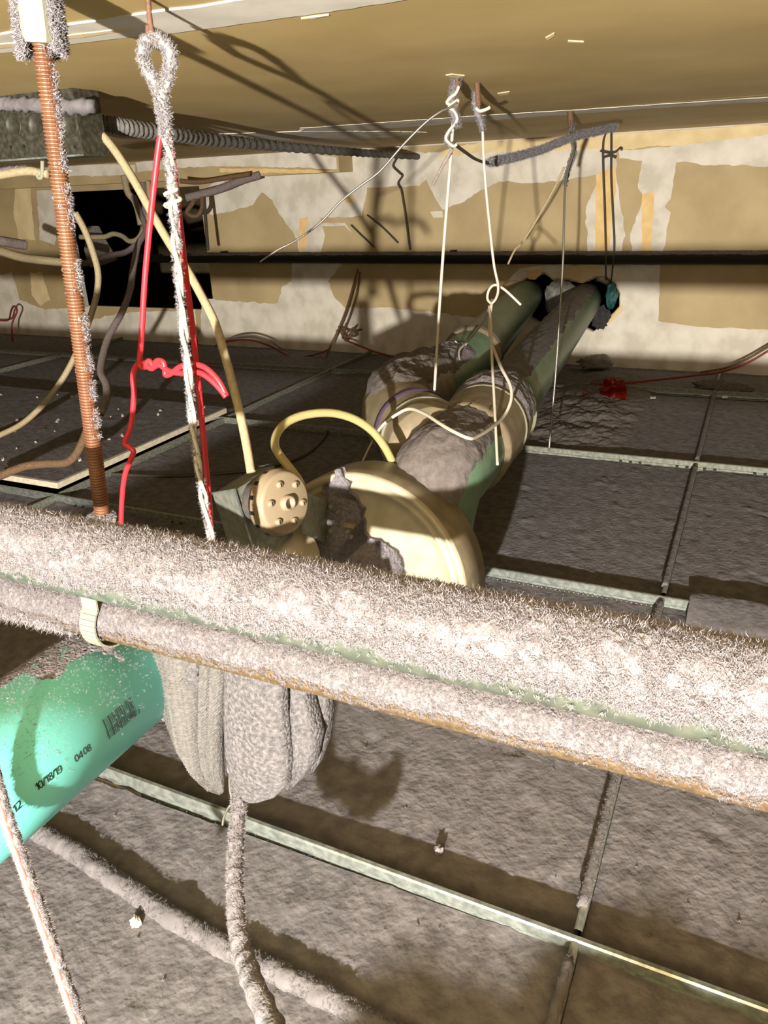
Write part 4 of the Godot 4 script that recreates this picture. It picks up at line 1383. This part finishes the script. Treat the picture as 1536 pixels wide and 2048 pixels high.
func build_hanger_wires() -> void:
	var z1 := -0.985
	var z2 := -1.056
	var a := wire("hanger_wire", "white hanger wire from the furred eye screw to the branch fitting", M.wire_white, line_z([[909, 215], [906, 245], [901, 320], [893, 420], [884, 540], [876, 660], [869, 780], [865, 842]], z1, -1.03), 0.0021)
	extra(a, "eye_screw", M.rust, line_z([[914, 148], [913, 175], [908, 195], [912, 215], [918, 200]], z1, z1), 0.0026)
	extra(a, "twist", M.wire_white, line_z([[918, 172], [912, 186], [900, 196], [894, 206], [908, 210], [916, 200], [898, 214], [908, 222], [914, 240], [898, 262], [892, 278], [906, 292], [914, 288]], z1 + 0.004, z1), 0.0019)
	furred(a, line_z([[914, 154], [908, 180], [904, 205], [910, 230], [914, 256]], z1 - 0.002, z1 - 0.002), 0.0055, 3600.0, 1.2)
	furred(a, line_z([[900, 262], [892, 280], [904, 296]], z1 - 0.002, z1 - 0.002), 0.0028, 2600.0, 1.0)
	var b := wire("hanger_wire", "white hanger wire from the bare eye screw down to a knotted ring", M.wire_white, line_z([[954, 168], [955, 200], [960, 235], [965, 262], [967, 310], [972, 380], [980, 460], [988, 530], [996, 570], [994, 592], [984, 606], [975, 598], [978, 580], [990, 570], [1010, 580], [1042, 610]], z2, -1.12), 0.0019)
	extra(b, "eye_screw", M.rust, line_z([[954, 160], [955, 185], [957, 212]], z2, z2), 0.0036)
	extra(b, "twist", M.wire_white, line_z([[952, 216], [960, 222], [974, 218], [980, 214]], z2 + 0.003, z2), 0.0022)
	furred(b, line_z([[950, 182], [950, 210], [957, 232], [967, 262]], z2 - 0.002, z2 - 0.002), 0.0040, 3000.0, 1.1)
	var sl := wire("sling_wire", "white wire sling looped from the knotted ring around the forked drain pipe", M.wire_white, list_d([[984, 600, 1.13], [980, 640, 1.12], [982, 680, 1.11], [1000, 730, 1.09], [1020, 770, 1.07], [1022, 800, 1.06], [1008, 832, 1.045], [982, 856, 0.985], [952, 874, 0.935], [936, 876, 0.92], [905, 862, 0.93], [878, 846, 0.95], [850, 828, 0.98], [820, 818, 1.01], [795, 828, 1.02], [768, 848, 1.03], [752, 868, 1.05]]), 0.0023)
	extra(sl, "strand", M.wire_white, line_d([[978, 612], [982, 650], [984, 720], [988, 790], [991, 850], [995, 930]], 1.13, 0.98), 0.0019)
	extra(sl, "strand", M.wire_white, line_z([[982, 606], [968, 640], [944, 672], [928, 690], [918, 704], [922, 730], [928, 750]], -1.12, -1.40), 0.0018)
	extra(sl, "strand", M.wire_white, line_z([[910, 682], [922, 692], [934, 686], [920, 700], [904, 716]], -1.40, -1.40), 0.0016)
	extra(sl, "strand", M.wire_white, line_z([[752, 868], [736, 900], [722, 930]], -1.0, -0.95), 0.0015)
	# loose end and furred length tied at the same eye
	wire("loose_wire", "loose grey wire slanting down from the furred eye screw to a free end", M.wire_steel, line_z([[914, 205], [898, 216], [880, 224], [850, 246], [806, 290], [760, 342], [720, 372], [680, 404], [640, 446], [590, 482], [555, 500], [520, 524]], z1 + 0.006, -0.90), 0.0014)
	var fl := wire("sagging_wire", "slack wire sleeved in grey lint, sagging from eye screw to eye screw", M.wire_dark, line_z([[906, 286], [930, 304], [955, 320], [984, 326], [1030, 314], [1080, 300], [1140, 276], [1190, 264], [1232, 254]], z1, -1.75), 0.0022)
	furred(fl, line_z([[978, 325], [1030, 314], [1080, 300], [1140, 276], [1190, 264], [1232, 254]], -1.25, -1.75), 0.0062, 3400.0, 1.7)
	wire("stray_wire", "short dusty wire end poking down from the sagging wire", M.cable_grey, line_z([[905, 298], [892, 320], [878, 345], [866, 370]], z1, z1), 0.0020)
	var c := wire("hanger_wire", "thin grey hanger wire from the third eye screw to the dusty tiles", M.wire_steel, line_z([[1142, 230], [1144, 270], [1148, 300], [1136, 340], [1130, 380], [1128, 440], [1126, 520], [1120, 620], [1112, 740], [1104, 830], [1098, 900]], -1.641, -1.46), 0.0021)
	extra(c, "eye_screw", M.rust, line_z([[1140, 222], [1141, 236], [1143, 254]], -1.641, -1.641), 0.0060)
	furred(c, line_z([[1142, 236], [1146, 280], [1148, 302], [1136, 340], [1130, 372]], -1.643, -1.643), 0.0050, 2400.0, 1.2)
	wire("cream_cord", "frayed cream cord hanging slack across the wall", M.cable, line_z([[1128, 335], [1112, 370], [1090, 410], [1064, 455], [1042, 488], [1030, 500], [1016, 528]], -1.66, -1.70), 0.0022, "cord")
	for k in 2:
		var list: Array = [[[1214, 262], [1206, 285], [1206, 340], [1209, 420], [1211, 500], [1212, 560]], [[1222, 258], [1222, 300], [1222, 360], [1226, 440], [1228, 500], [1222, 566]]][k]
		var hw := wire("hanger_wire", ["dark hanger wire by the wall, the straighter of two above the broken hole", "dark hanger wire by the wall with a bent clip, above the broken hole"][k], M.wire_dark, line_z(list, -2.49, -2.5), 0.0024)
		extra(hw, "bent_clip", M.wire_dark, line_z([[1200, 302], [1216, 306], [1230, 305], [1240, 297], [1244, 301]] if k == 1 else [[1206, 316], [1220, 312], [1232, 316]], -2.49, -2.49), 0.0022)
	# wires against the wall
	wire("wall_wire", "dark twisted wire hanging down the wall below the sagging armoured cable", M.wire_dark, line_z([[792, 318], [786, 332], [798, 345], [804, 352], [796, 366], [802, 380], [806, 402], [812, 440], [817, 480], [820, 500]], -2.58, -2.58), 0.0030)
	wire("wall_wire", "slanting dark wire pair leaning on the wall behind the hanging hose", M.cable_brown, line_z([[716, 538], [708, 566], [692, 620], [676, 660], [662, 690], [652, 716]], -2.56, -2.45), 0.0036)
	wire("wall_wire", "second slanting dark wire running down to a tangle at the wall foot", M.cable_brown, line_z([[720, 544], [712, 590], [700, 630], [690, 656], [684, 676]], -2.57, -2.55), 0.0030)
	wire("wall_wire", "short dark wire offcut slanting on the wall above the black pipe", M.wire_dark, line_z([[734, 430], [764, 454], [796, 486]], -2.60, -2.60), 0.0026)
	wire("wall_wire", "shorter dark wire offcut low on the wall above the black pipe", M.wire_dark, line_z([[702, 450], [722, 470], [748, 494]], -2.60, -2.60), 0.0026)
	var bp := thing("black_pipe", "long black iron pipe with dust on top, running along the wall", "pipe", pz(1100, 517, -2.585))
	var y := pz(1300, 517, -2.585).y
	run(bp, "pipe_body", M.iron, straight(Vector3(-2.32, y, -2.588), Vector3(0.9, y, -2.588), 4), 0.0175, 24)
	lint_cap(bp, "dust_cap", M.debris, straight(Vector3(-2.2, y, -2.588), Vector3(0.8, y, -2.588), 200), 0.0175, 0.9, 0.003)
	for x in [-1.9, -0.95, 0.3]:
		var st := begin(false)
		box(st, Vector3(x, y + 0.010, -2.608), Vector3(0.016, 0.03, 0.03))
		put(st, "wall_bracket", M.iron, bp)

# ---------------------------------------------------------------- junction box and cables at the left
func build_left_side() -> void:
	var zb := -0.745
	var c0 := pz(-60, 203, zb)
	var c1 := pz(168, 312, zb)
	var jb := thing("junction_box", "galvanised junction box with round knockouts and dust on top, fixed under the deck", "electrical box", Vector3((c0.x + c1.x) * 0.5, 0.687, zb - 0.05))
	var st := begin(false)
	box(st, Vector3((c0.x + c1.x) * 0.5, (0.687 + c1.y) * 0.5, zb - 0.02), Vector3(c1.x - c0.x, 0.687 - c1.y, 0.04))
	put(st, "box_body", M.dark_metal, jb)
	for x in [28, 74, 140]:
		st = begin()
		lathe(st, pz(x, 250, zb) + Vector3(0, 0, -0.0005), Vector3(0, 0, 1), [[0.0, 0.0125], [0.002, 0.0125], [0.0024, 0.0115], [0.001, 0.0105], [0.001, 0.0]], 24)
		put(st, "knockout", M.dark_metal, jb)
	for p in [[22, 294], [48, 292], [96, 290], [150, 294]]:
		st = begin(false)
		lathe(st, pz(p[0], p[1], zb), Vector3(0, 0, 1), [[0.0, 0.002], [0.0006, 0.002], [0.0006, 0.0]], 10)
		put(st, "screw_hole", M.black, jb)
	st = begin(false)
	var lip := pz(90, 310, zb)
	box(st, Vector3((c0.x + c1.x) * 0.5, c1.y + 0.001, zb + 0.003), Vector3(c1.x - c0.x, 0.002, 0.007))
	put(st, "lip", M.galv, jb)
	st = begin()
	var dp := straight(pz(-20, 208, zb + 0.002), pz(186, 214, zb + 0.002), 40)
	tube(st, dp, func(i, _n, a): return 0.0075 + 0.004 * fine.get_noise_2d(i * 16.0, a * 12.0), 9)
	put(st, "dust_ridge", M.dust_floor, jb)

	# armoured cable snaking to the right just under the deck
	var path := smooth(PackedVector3Array([pz(110, 240, -0.80), pz(190, 245, -0.82), pz(260, 256, -0.86), ph(345, 268, 0.65), ph(440, 281, 0.65), ph(560, 293, 0.652), ph(700, 304, 0.652), ph(800, 311, 0.652), ph(905, 318, 0.652)]), 36)
	var ar := thing("armoured_cable", "dusty spiral armoured cable running under the deck from the junction box", "cable", path[0])
	st = begin()
	tube(st, path, func(i, _n, a): return 0.0092 + 0.0013 * sin(i * 1.55 + a) + 0.0008 * fine.get_noise_2d(i * 11.0, a * 9.0), 16)
	put(st, "armour", M.armour, ar)
	scatter(ar, "lint", lint, M.lint_grey, fuzz_along(path, 0.0098, 1500.0, 0.9, func(_p, o): return 0.9 if o.y > 0.0 else 0.2))

	wire("beige_cable", "flat beige cable curving down from the deck into the control box", M.cable, line_d([[150, 226], [172, 242], [206, 272], [236, 310], [272, 368], [306, 430], [340, 488], [372, 536], [402, 590], [428, 642], [448, 704], [466, 772], [482, 836], [494, 896], [502, 945]], 0.93, 0.82), 0.0050, "cable")
	# stub cable with its staple under the junction box
	var sc := thing("stub_cable", "stapled stub of dusty beige cable under the junction box", "cable", pz(40, 350, -0.80))
	var sp := smooth(line_z([[-40, 356], [0, 350], [36, 344], [62, 342], [80, 346], [96, 348]], -0.80, -0.80), 8)
	st = begin()
	tube(st, sp, 0.0055, 12)
	put(st, "cable", M.cable, sc)
	furred(sc, line_z([[-40, 350], [0, 344], [36, 338], [60, 338]], -0.802, -0.802), 0.0042, 1500.0, 0.9)
	st = begin()
	tube(st, smooth(line_z([[84, 305], [85, 330], [84, 352], [78, 356], [74, 348]], -0.795, -0.795), 6), 0.0026, 8)
	put(st, "staple", M.cream, sc)

	wire("hanging_cable", "tan cable hanging in front of the dark hatch and drooping to the tiles", M.cable, line_d([[150, 425], [170, 462], [186, 505], [196, 545], [194, 585], [182, 630], [160, 690], [130, 750], [90, 805], [46, 846], [0, 870], [-50, 890]], 1.55, 1.85), 0.0068, "cable")
	wire("hanging_cable", "dusty grey cable dropping from the hatch past the threaded rod", M.cable_grey, line_d([[268, 395], [282, 430], [292, 460], [276, 490], [266, 540], [260, 580], [244, 624], [218, 672], [206, 710], [202, 744], [213, 770], [212, 800], [202, 825]], 2.2, 1.55), 0.0085, "cable")
	wire("hanging_cable", "brown cable lying along the lifted tile by the threaded rod", M.cable_brown, line_d([[202, 825], [180, 850], [165, 885], [150, 912], [130, 926], [90, 928], [54, 932], [24, 942], [0, 952], [-40, 966]], 1.55, 1.55), 0.0085, "cable")
	wire("hatch_cable", "pale cable hooked across the dark hatch", M.cable, line_d([[160, 474], [206, 474], [226, 468], [244, 472], [258, 482], [272, 480], [284, 466], [294, 440], [298, 400], [296, 362]], 3.10, 2.90), 0.010, "cable")
	wire("hatch_cable", "pale dusty cable fork low in the dark hatch", M.cable_grey, line_d([[150, 530], [190, 522], [228, 510], [250, 505], [268, 492], [284, 468], [290, 420], [286, 364]], 3.2, 2.95), 0.012, "cable")
	wire("hatch_cable", "tan cable dropping from the header into the dark hatch", M.cable, line_d([[248, 352], [256, 385], [268, 400], [276, 420], [282, 450]], 2.96, 2.98), 0.013, "cable")
	wire("wall_cable", "tan cable crossing the wall left of the threaded rod", M.cable, line_d([[-40, 492], [0, 502], [40, 514], [80, 520], [140, 526]], 2.2, 2.4), 0.013, "cable")
	wire("wall_cable", "dusty grey cable over the wall, left of the threaded rod", M.cable_grey, line_d([[-40, 478], [0, 482], [24, 486], [50, 490]], 2.0, 2.1), 0.013, "cable")
	# grey paper flap in front of the hatch
	var fp := thing("paper_flap", "grey dusty paper flap hanging at the dark hatch's edge", "paper", pd(200, 500, 2.3))
	st = begin(false)
	var q := []
	for p in [[176, 452, 0], [196, 452, 0], [214, 486, 0.03], [234, 520, 0.05], [206, 530, 0.03], [180, 535, 0.0], [168, 500, 0]]:
		q.append(pz(p[0], p[1], WALL_Z + 0.004 + p[2]))
	for i in range(1, q.size() - 1):
		tri(st, q[0], q[i], q[i + 1], Vector3(0, 0, 1))
		tri(st, q[0] + Vector3(0, 0, -0.004), q[i] + Vector3(0, 0, -0.004), q[i + 1] + Vector3(0, 0, -0.004), Vector3(0, 0, -1))
	put(st, "sheet", M.grey_sheet, fp)
	# fallen wires and cables bunched under the header
	var hd := 2.72
	wire("header_cable", "dust-laden cable sagging under the header toward the hatch", M.cable_grey, line_d([[520, 350], [480, 362], [440, 378], [404, 388], [372, 396]], hd, hd), 0.014, "cable")
	wire("header_cable", "thin dark cable under the header, straightest of the bunch", M.cable_brown, line_d([[500, 348], [450, 356], [400, 364], [360, 362]], hd - 0.06, hd - 0.06), 0.008, "cable")
	wire("header_cable", "curled dark cable loop below the header", M.cable_brown, line_d([[404, 392], [404, 416], [396, 430], [384, 432], [374, 424], [384, 408], [390, 396]], hd, hd), 0.008, "cable")
	wire("header_cable", "dark wire hanging straight down from the header bunch", M.wire_dark, line_d([[408, 392], [410, 420], [413, 460], [416, 500]], hd, hd), 0.006, "wire")
	wire("wall_foot_wire", "dull red wires looping at the foot of the wall behind the hatch cables", M.red_dull, line_z([[-10, 640], [16, 640], [22, 622], [28, 612], [34, 622], [24, 650], [26, 690]], -2.57, -2.45), 0.004)
	wire("wall_foot_wire", "dull red wire bowed along the foot of the wall behind the hose", M.red_dull, line_z([[430, 692], [460, 682], [500, 680], [540, 692], [570, 708], [600, 714], [640, 706], [660, 698]], -2.5, -2.52), 0.0035)
	wire("wall_foot_wire", "grey wire arching over the bowed red wire at the wall foot", M.cable_grey, line_z([[440, 688], [470, 674], [505, 671], [540, 682], [560, 696], [585, 706]], -2.52, -2.5), 0.0035)
	wire("wall_foot_wire", "dull red wire running from the tangle toward the drain pipe's elbow", M.red_dull, line_z([[690, 680], [720, 692], [745, 702], [780, 712], [820, 722]], -2.52, -2.4), 0.0035)
	# dusty tangle
	var tg := thing("wire_tangle", "brown tangle of dusty wire ends at the foot of the slanting wires", "wire", pz(694, 668, -2.58))
	for i in 7:
		var a := Vector2(694 + rng.randf_range(-8, 8), 676 + rng.randf_range(-4, 4))
		extra(tg, "wire_end", M.cable_brown, line_z([[a.x, a.y], [a.x + rng.randf_range(-14, 18), a.y - rng.randf_range(4, 16)], [a.x + rng.randf_range(-24, 30), a.y - rng.randf_range(12, 30)]], -2.57, -2.57), 0.0034)

# ---------------------------------------------------------------- things on the tiles
func build_floor_things() -> void:
	# red wire pair at the right
	wire("floor_wire", "red wire trailing over the far tiles up the wall", M.red_dull, PackedVector3Array([ph(1180, 768, 0.002), ph(1250, 766, 0.004), ph(1310, 760, 0.006), pz(1380, 752, -2.45), pz(1440, 744, -2.48), pz(1490, 728, -2.5), pz(1536, 702, -2.5), pz(1580, 676, -2.5)]), 0.0036)
	wire("floor_wire", "brown wire following the red wire up the wall", M.cable_brown, PackedVector3Array([pz(1400, 745, -2.52), pz(1450, 736, -2.52), pz(1490, 720, -2.53), pz(1536, 694, -2.53), pz(1580, 666, -2.53)]), 0.0034)
	# crumpled red wrapper
	var c := pz(1224, 790, -2.19)
	c.y = 0.014
	var wr := thing("red_wrapper", "crumpled shiny red wrapper lying on the dusty tiles", "wrapper", Vector3(c.x, -0.02, c.z))
	var st := begin(false)
	var g := []
	for j in 9:
		var row := PackedVector3Array()
		for i in 16:
			var a := TAU * i / 16.0
			var b := PI * j / 8.0
			var d := Vector3(sin(b) * cos(a), cos(b), sin(b) * sin(a))
			row.append(c + d * Vector3(0.033, 0.034, 0.022) * (1.0 + 0.7 * fine.get_noise_3d(d.x * 30.0, d.y * 30.0, d.z * 30.0)))
		g.append(row)
	for j in 8:
		for i in 16:
			quad(st, g[j][i], g[j][(i + 1) % 16], g[j + 1][(i + 1) % 16], g[j + 1][i], (g[j][i] as Vector3) - c)
	put(st, "foil", M.foil, wr)
	st = begin(false)
	var c2 := ph(1174, 794, -0.01)
	for k in 5:
		var a := k * 1.3
		tri(st, c2, c2 + Vector3(cos(a) * 0.022, 0.008 + 0.008 * (k % 2), sin(a) * 0.02), c2 + Vector3(cos(a + 1.2) * 0.022, 0.004, sin(a + 1.2) * 0.02), Vector3.UP)
	put(st, "torn_strip", M.foil, wr)
	# rubble heaped along the straight drain pipe
	var rb := thing("rubble", "dark heap of dust and crumbled board beside the drain pipe's straight arm", "rubble", ph(1120, 830, -0.02))
	rb.set_meta("kind", "stuff")
	st = begin()
	var nx := 60
	var nz := 110
	var grid := []
	for j in nz + 1:
		var row := PackedVector3Array()
		var v := float(j) / nz
		var z := lerpf(-1.72, -2.6, v)
		for i in nx + 1:
			var u := float(i) / nx
			var x := lerpf(-0.52, -0.20, u)
			var e := sin(PI * u) * pow(sin(PI * clampf(v * 0.9 + 0.08, 0.0, 1.0)), 0.6)
			var h := -0.022 + e * (0.022 + 0.014 * noise.get_noise_2d(x * 500.0, z * 500.0) + 0.008 * fine.get_noise_2d(x * 700.0, z * 700.0))
			row.append(Vector3(x, h, z))
		grid.append(row)
	for j in nz:
		for i in nx:
			quad(st, grid[j][i], grid[j][i + 1], grid[j + 1][i + 1], grid[j + 1][i], Vector3.UP)
	put(st, "heap", M.debris, rb)
	var lump := func(label: String, p: Vector3, size: Vector3, sd: float, mat: Material):
		var th := thing("dust_lump", label, "dust", Vector3(p.x, -0.02, p.z))
		var s2 := begin()
		var gg := []
		for j in 13:
			var row := PackedVector3Array()
			for i in 24:
				var a := TAU * i / 24.0
				var b := PI * j / 12.0
				var d := Vector3(sin(b) * cos(a), cos(b), sin(b) * sin(a))
				row.append(p + d * size * (1.0 + 0.5 * fine.get_noise_3d(d.x * 24.0 + sd, d.y * 24.0, d.z * 24.0) + 0.3 * noise.get_noise_3d(d.x * 90.0 + sd, d.y * 90.0, d.z * 90.0)))
			gg.append(row)
		for j in 12:
			for i in 24:
				quad(s2, gg[j][i], gg[j][(i + 1) % 24], gg[j + 1][(i + 1) % 24], gg[j + 1][i], (gg[j][i] as Vector3) - p)
		put(s2, "lump", mat, th)
	lump.call("pale crumbled board lump at the wall foot by the drain pipe", pz(1192, 726, -2.56) , Vector3(0.05, 0.022, 0.03), 2.0, M.grey_sheet)
	lump.call("dark dust lump on the tee end under the red wall wire", pz(1424, 770, -2.36), Vector3(0.05, 0.014, 0.02), 9.0, M.debris)
	lump.call("wide dark dust lump on the far tee, right of the tee end", pz(1470, 776, -2.36), Vector3(0.045, 0.012, 0.02), 19.0, M.debris)
	lump.call("dust lump on the lifted tile's far corner", pz(424, 838, -1.69), Vector3(0.022, 0.012, 0.016), 29.0, M.dust_floor)
	# dust-buried cable over the near tile, with its furry ridge
	var pts := PackedVector3Array()
	for p in [[20, 1640], [90, 1672], [150, 1706], [250, 1775], [350, 1840], [450, 1896], [540, 1940], [640, 1990], [760, 2056], [880, 2120]]:
		pts.append(ph(p[0], p[1], -0.0145))
	var rc := thing("buried_cable", "cable buried in grey lint, lying as a ridge across the near tile", "cable", pts[0])
	var s := smooth(pts, 14)
	st = begin()
	tube(st, s, func(i, _n, a): return 0.0088 + 0.0028 * noise.get_noise_2d(i * 6.0, a * 9.0) + 0.0018 * fine.get_noise_2d(i * 12.0, a * 16.0), 16)
	put(st, "ridge", M.dust_floor, rc)
	scatter(rc, "lint", lint, M.lint_grey, fuzz_along(s, 0.0090, 9000.0, 0.9, func(_p, o): return 1.0 if o.y > -0.3 else 0.0))
	# black cable on the middle tiles
	wire("floor_cable", "thin black cable lying across the tiles behind the threaded rod", M.wire_dark, PackedVector3Array([ph(120, 940, 0.0), ph(220, 948, -0.012), ph(320, 952, -0.012), ph(420, 948, -0.012), ph(520, 938, -0.012), ph(600, 915, -0.012), ph(640, 885, -0.012), ph(655, 862, -0.012)]), 0.004, "cable")
	# dusty paper lying over the second tee at the right
	var pp := thing("torn_paper", "torn dusty paper sheet lying over the tee at the grid crossing", "paper", ph(1480, 1240, 0.0))
	st = begin()
	var gp := []
	for j in 9:
		var row := PackedVector3Array()
		for i in 25:
			var x := lerpf(-0.025, 0.25, i / 24.0)
			var z := lerpf(-1.082, -0.985, j / 8.0)
			row.append(Vector3(x + 0.004 * fine.get_noise_2d(j * 20.0, 3.0), 0.0025 - 0.02 * pow(absf(z + 1.064) / 0.08, 1.5) + 0.004 * noise.get_noise_2d(x * 900.0, z * 900.0) + 0.004, z))
		gp.append(row)
	for j in 8:
		for i in 24:
			quad(st, gp[j][i], gp[j][i + 1], gp[j + 1][i + 1], gp[j + 1][i], Vector3.UP)
	put(st, "sheet", M.dust_floor, pp)
	# shiny clips on the far tee
	for x in [[1306, 794, "between red wrapper and grid crossing"], [1450, 792, "beyond the grid crossing"]]:
		var p := ph(x[0], x[1], 0.0)
		var k := thing("metal_clip", "small shiny clip on the far tee, " + x[2], "clip", p)
		st = begin(false)
		hexa(st, p + Vector3(-0.007, -0.006, 0), Vector3(0.014, 0.001, 0), Vector3(0, 0.006, -0.002), Vector3(0, 0.001, 0.002))
		hexa(st, p + Vector3(-0.004, 0.0, 0), Vector3(0.008, 0, 0), Vector3(0, 0.0015, 0), Vector3(0, 0, 0.008))
		put(st, "clip", M.galv, k)
	# a crumb of paper and a lint ball on the near tile
	lump.call("pale paper crumb on the near dusty tile by the thick cord", ph(272, 1846, -0.016), Vector3(0.005, 0.008, 0.004), 41.0, M.board)
	lump.call("round lint ball on the near tile beside the long tee", ph(878, 1700, -0.016), Vector3(0.005, 0.005, 0.005), 51.0, M.dust)
	# unseen board added behind the camera, outline cut to shade the near tiles
	var ot := thing("shadow_blocker", "added unseen board with a bumpy cut top, shading the near tiles", "shadow blocker", Vector3(0.26, -0.02, 0.2))
	var poly := PackedVector2Array()
	for p in [[0.62, -0.016], [-0.078, -0.016], [-0.079, 0.177], [-0.071, 0.182], [-0.048, 0.187], [-0.036, 0.1855], [-0.025, 0.187], [-0.007, 0.187], [-0.003, 0.191], [0.007, 0.199], [0.028, 0.204], [0.052, 0.209], [0.061, 0.208], [0.068, 0.203], [0.078, 0.204], [0.098, 0.208], [0.131, 0.214], [0.25, 0.225], [0.4, 0.22], [0.62, 0.21]]:
		poly.append(Vector2(p[0], p[1]))
	st = begin(false)
	extrude(st, poly, func(w): return Vector3(w.x, w.y, 0.2), Vector3(0, 0, 0.015))
	put(st, "blocker_board", M.board, ot)
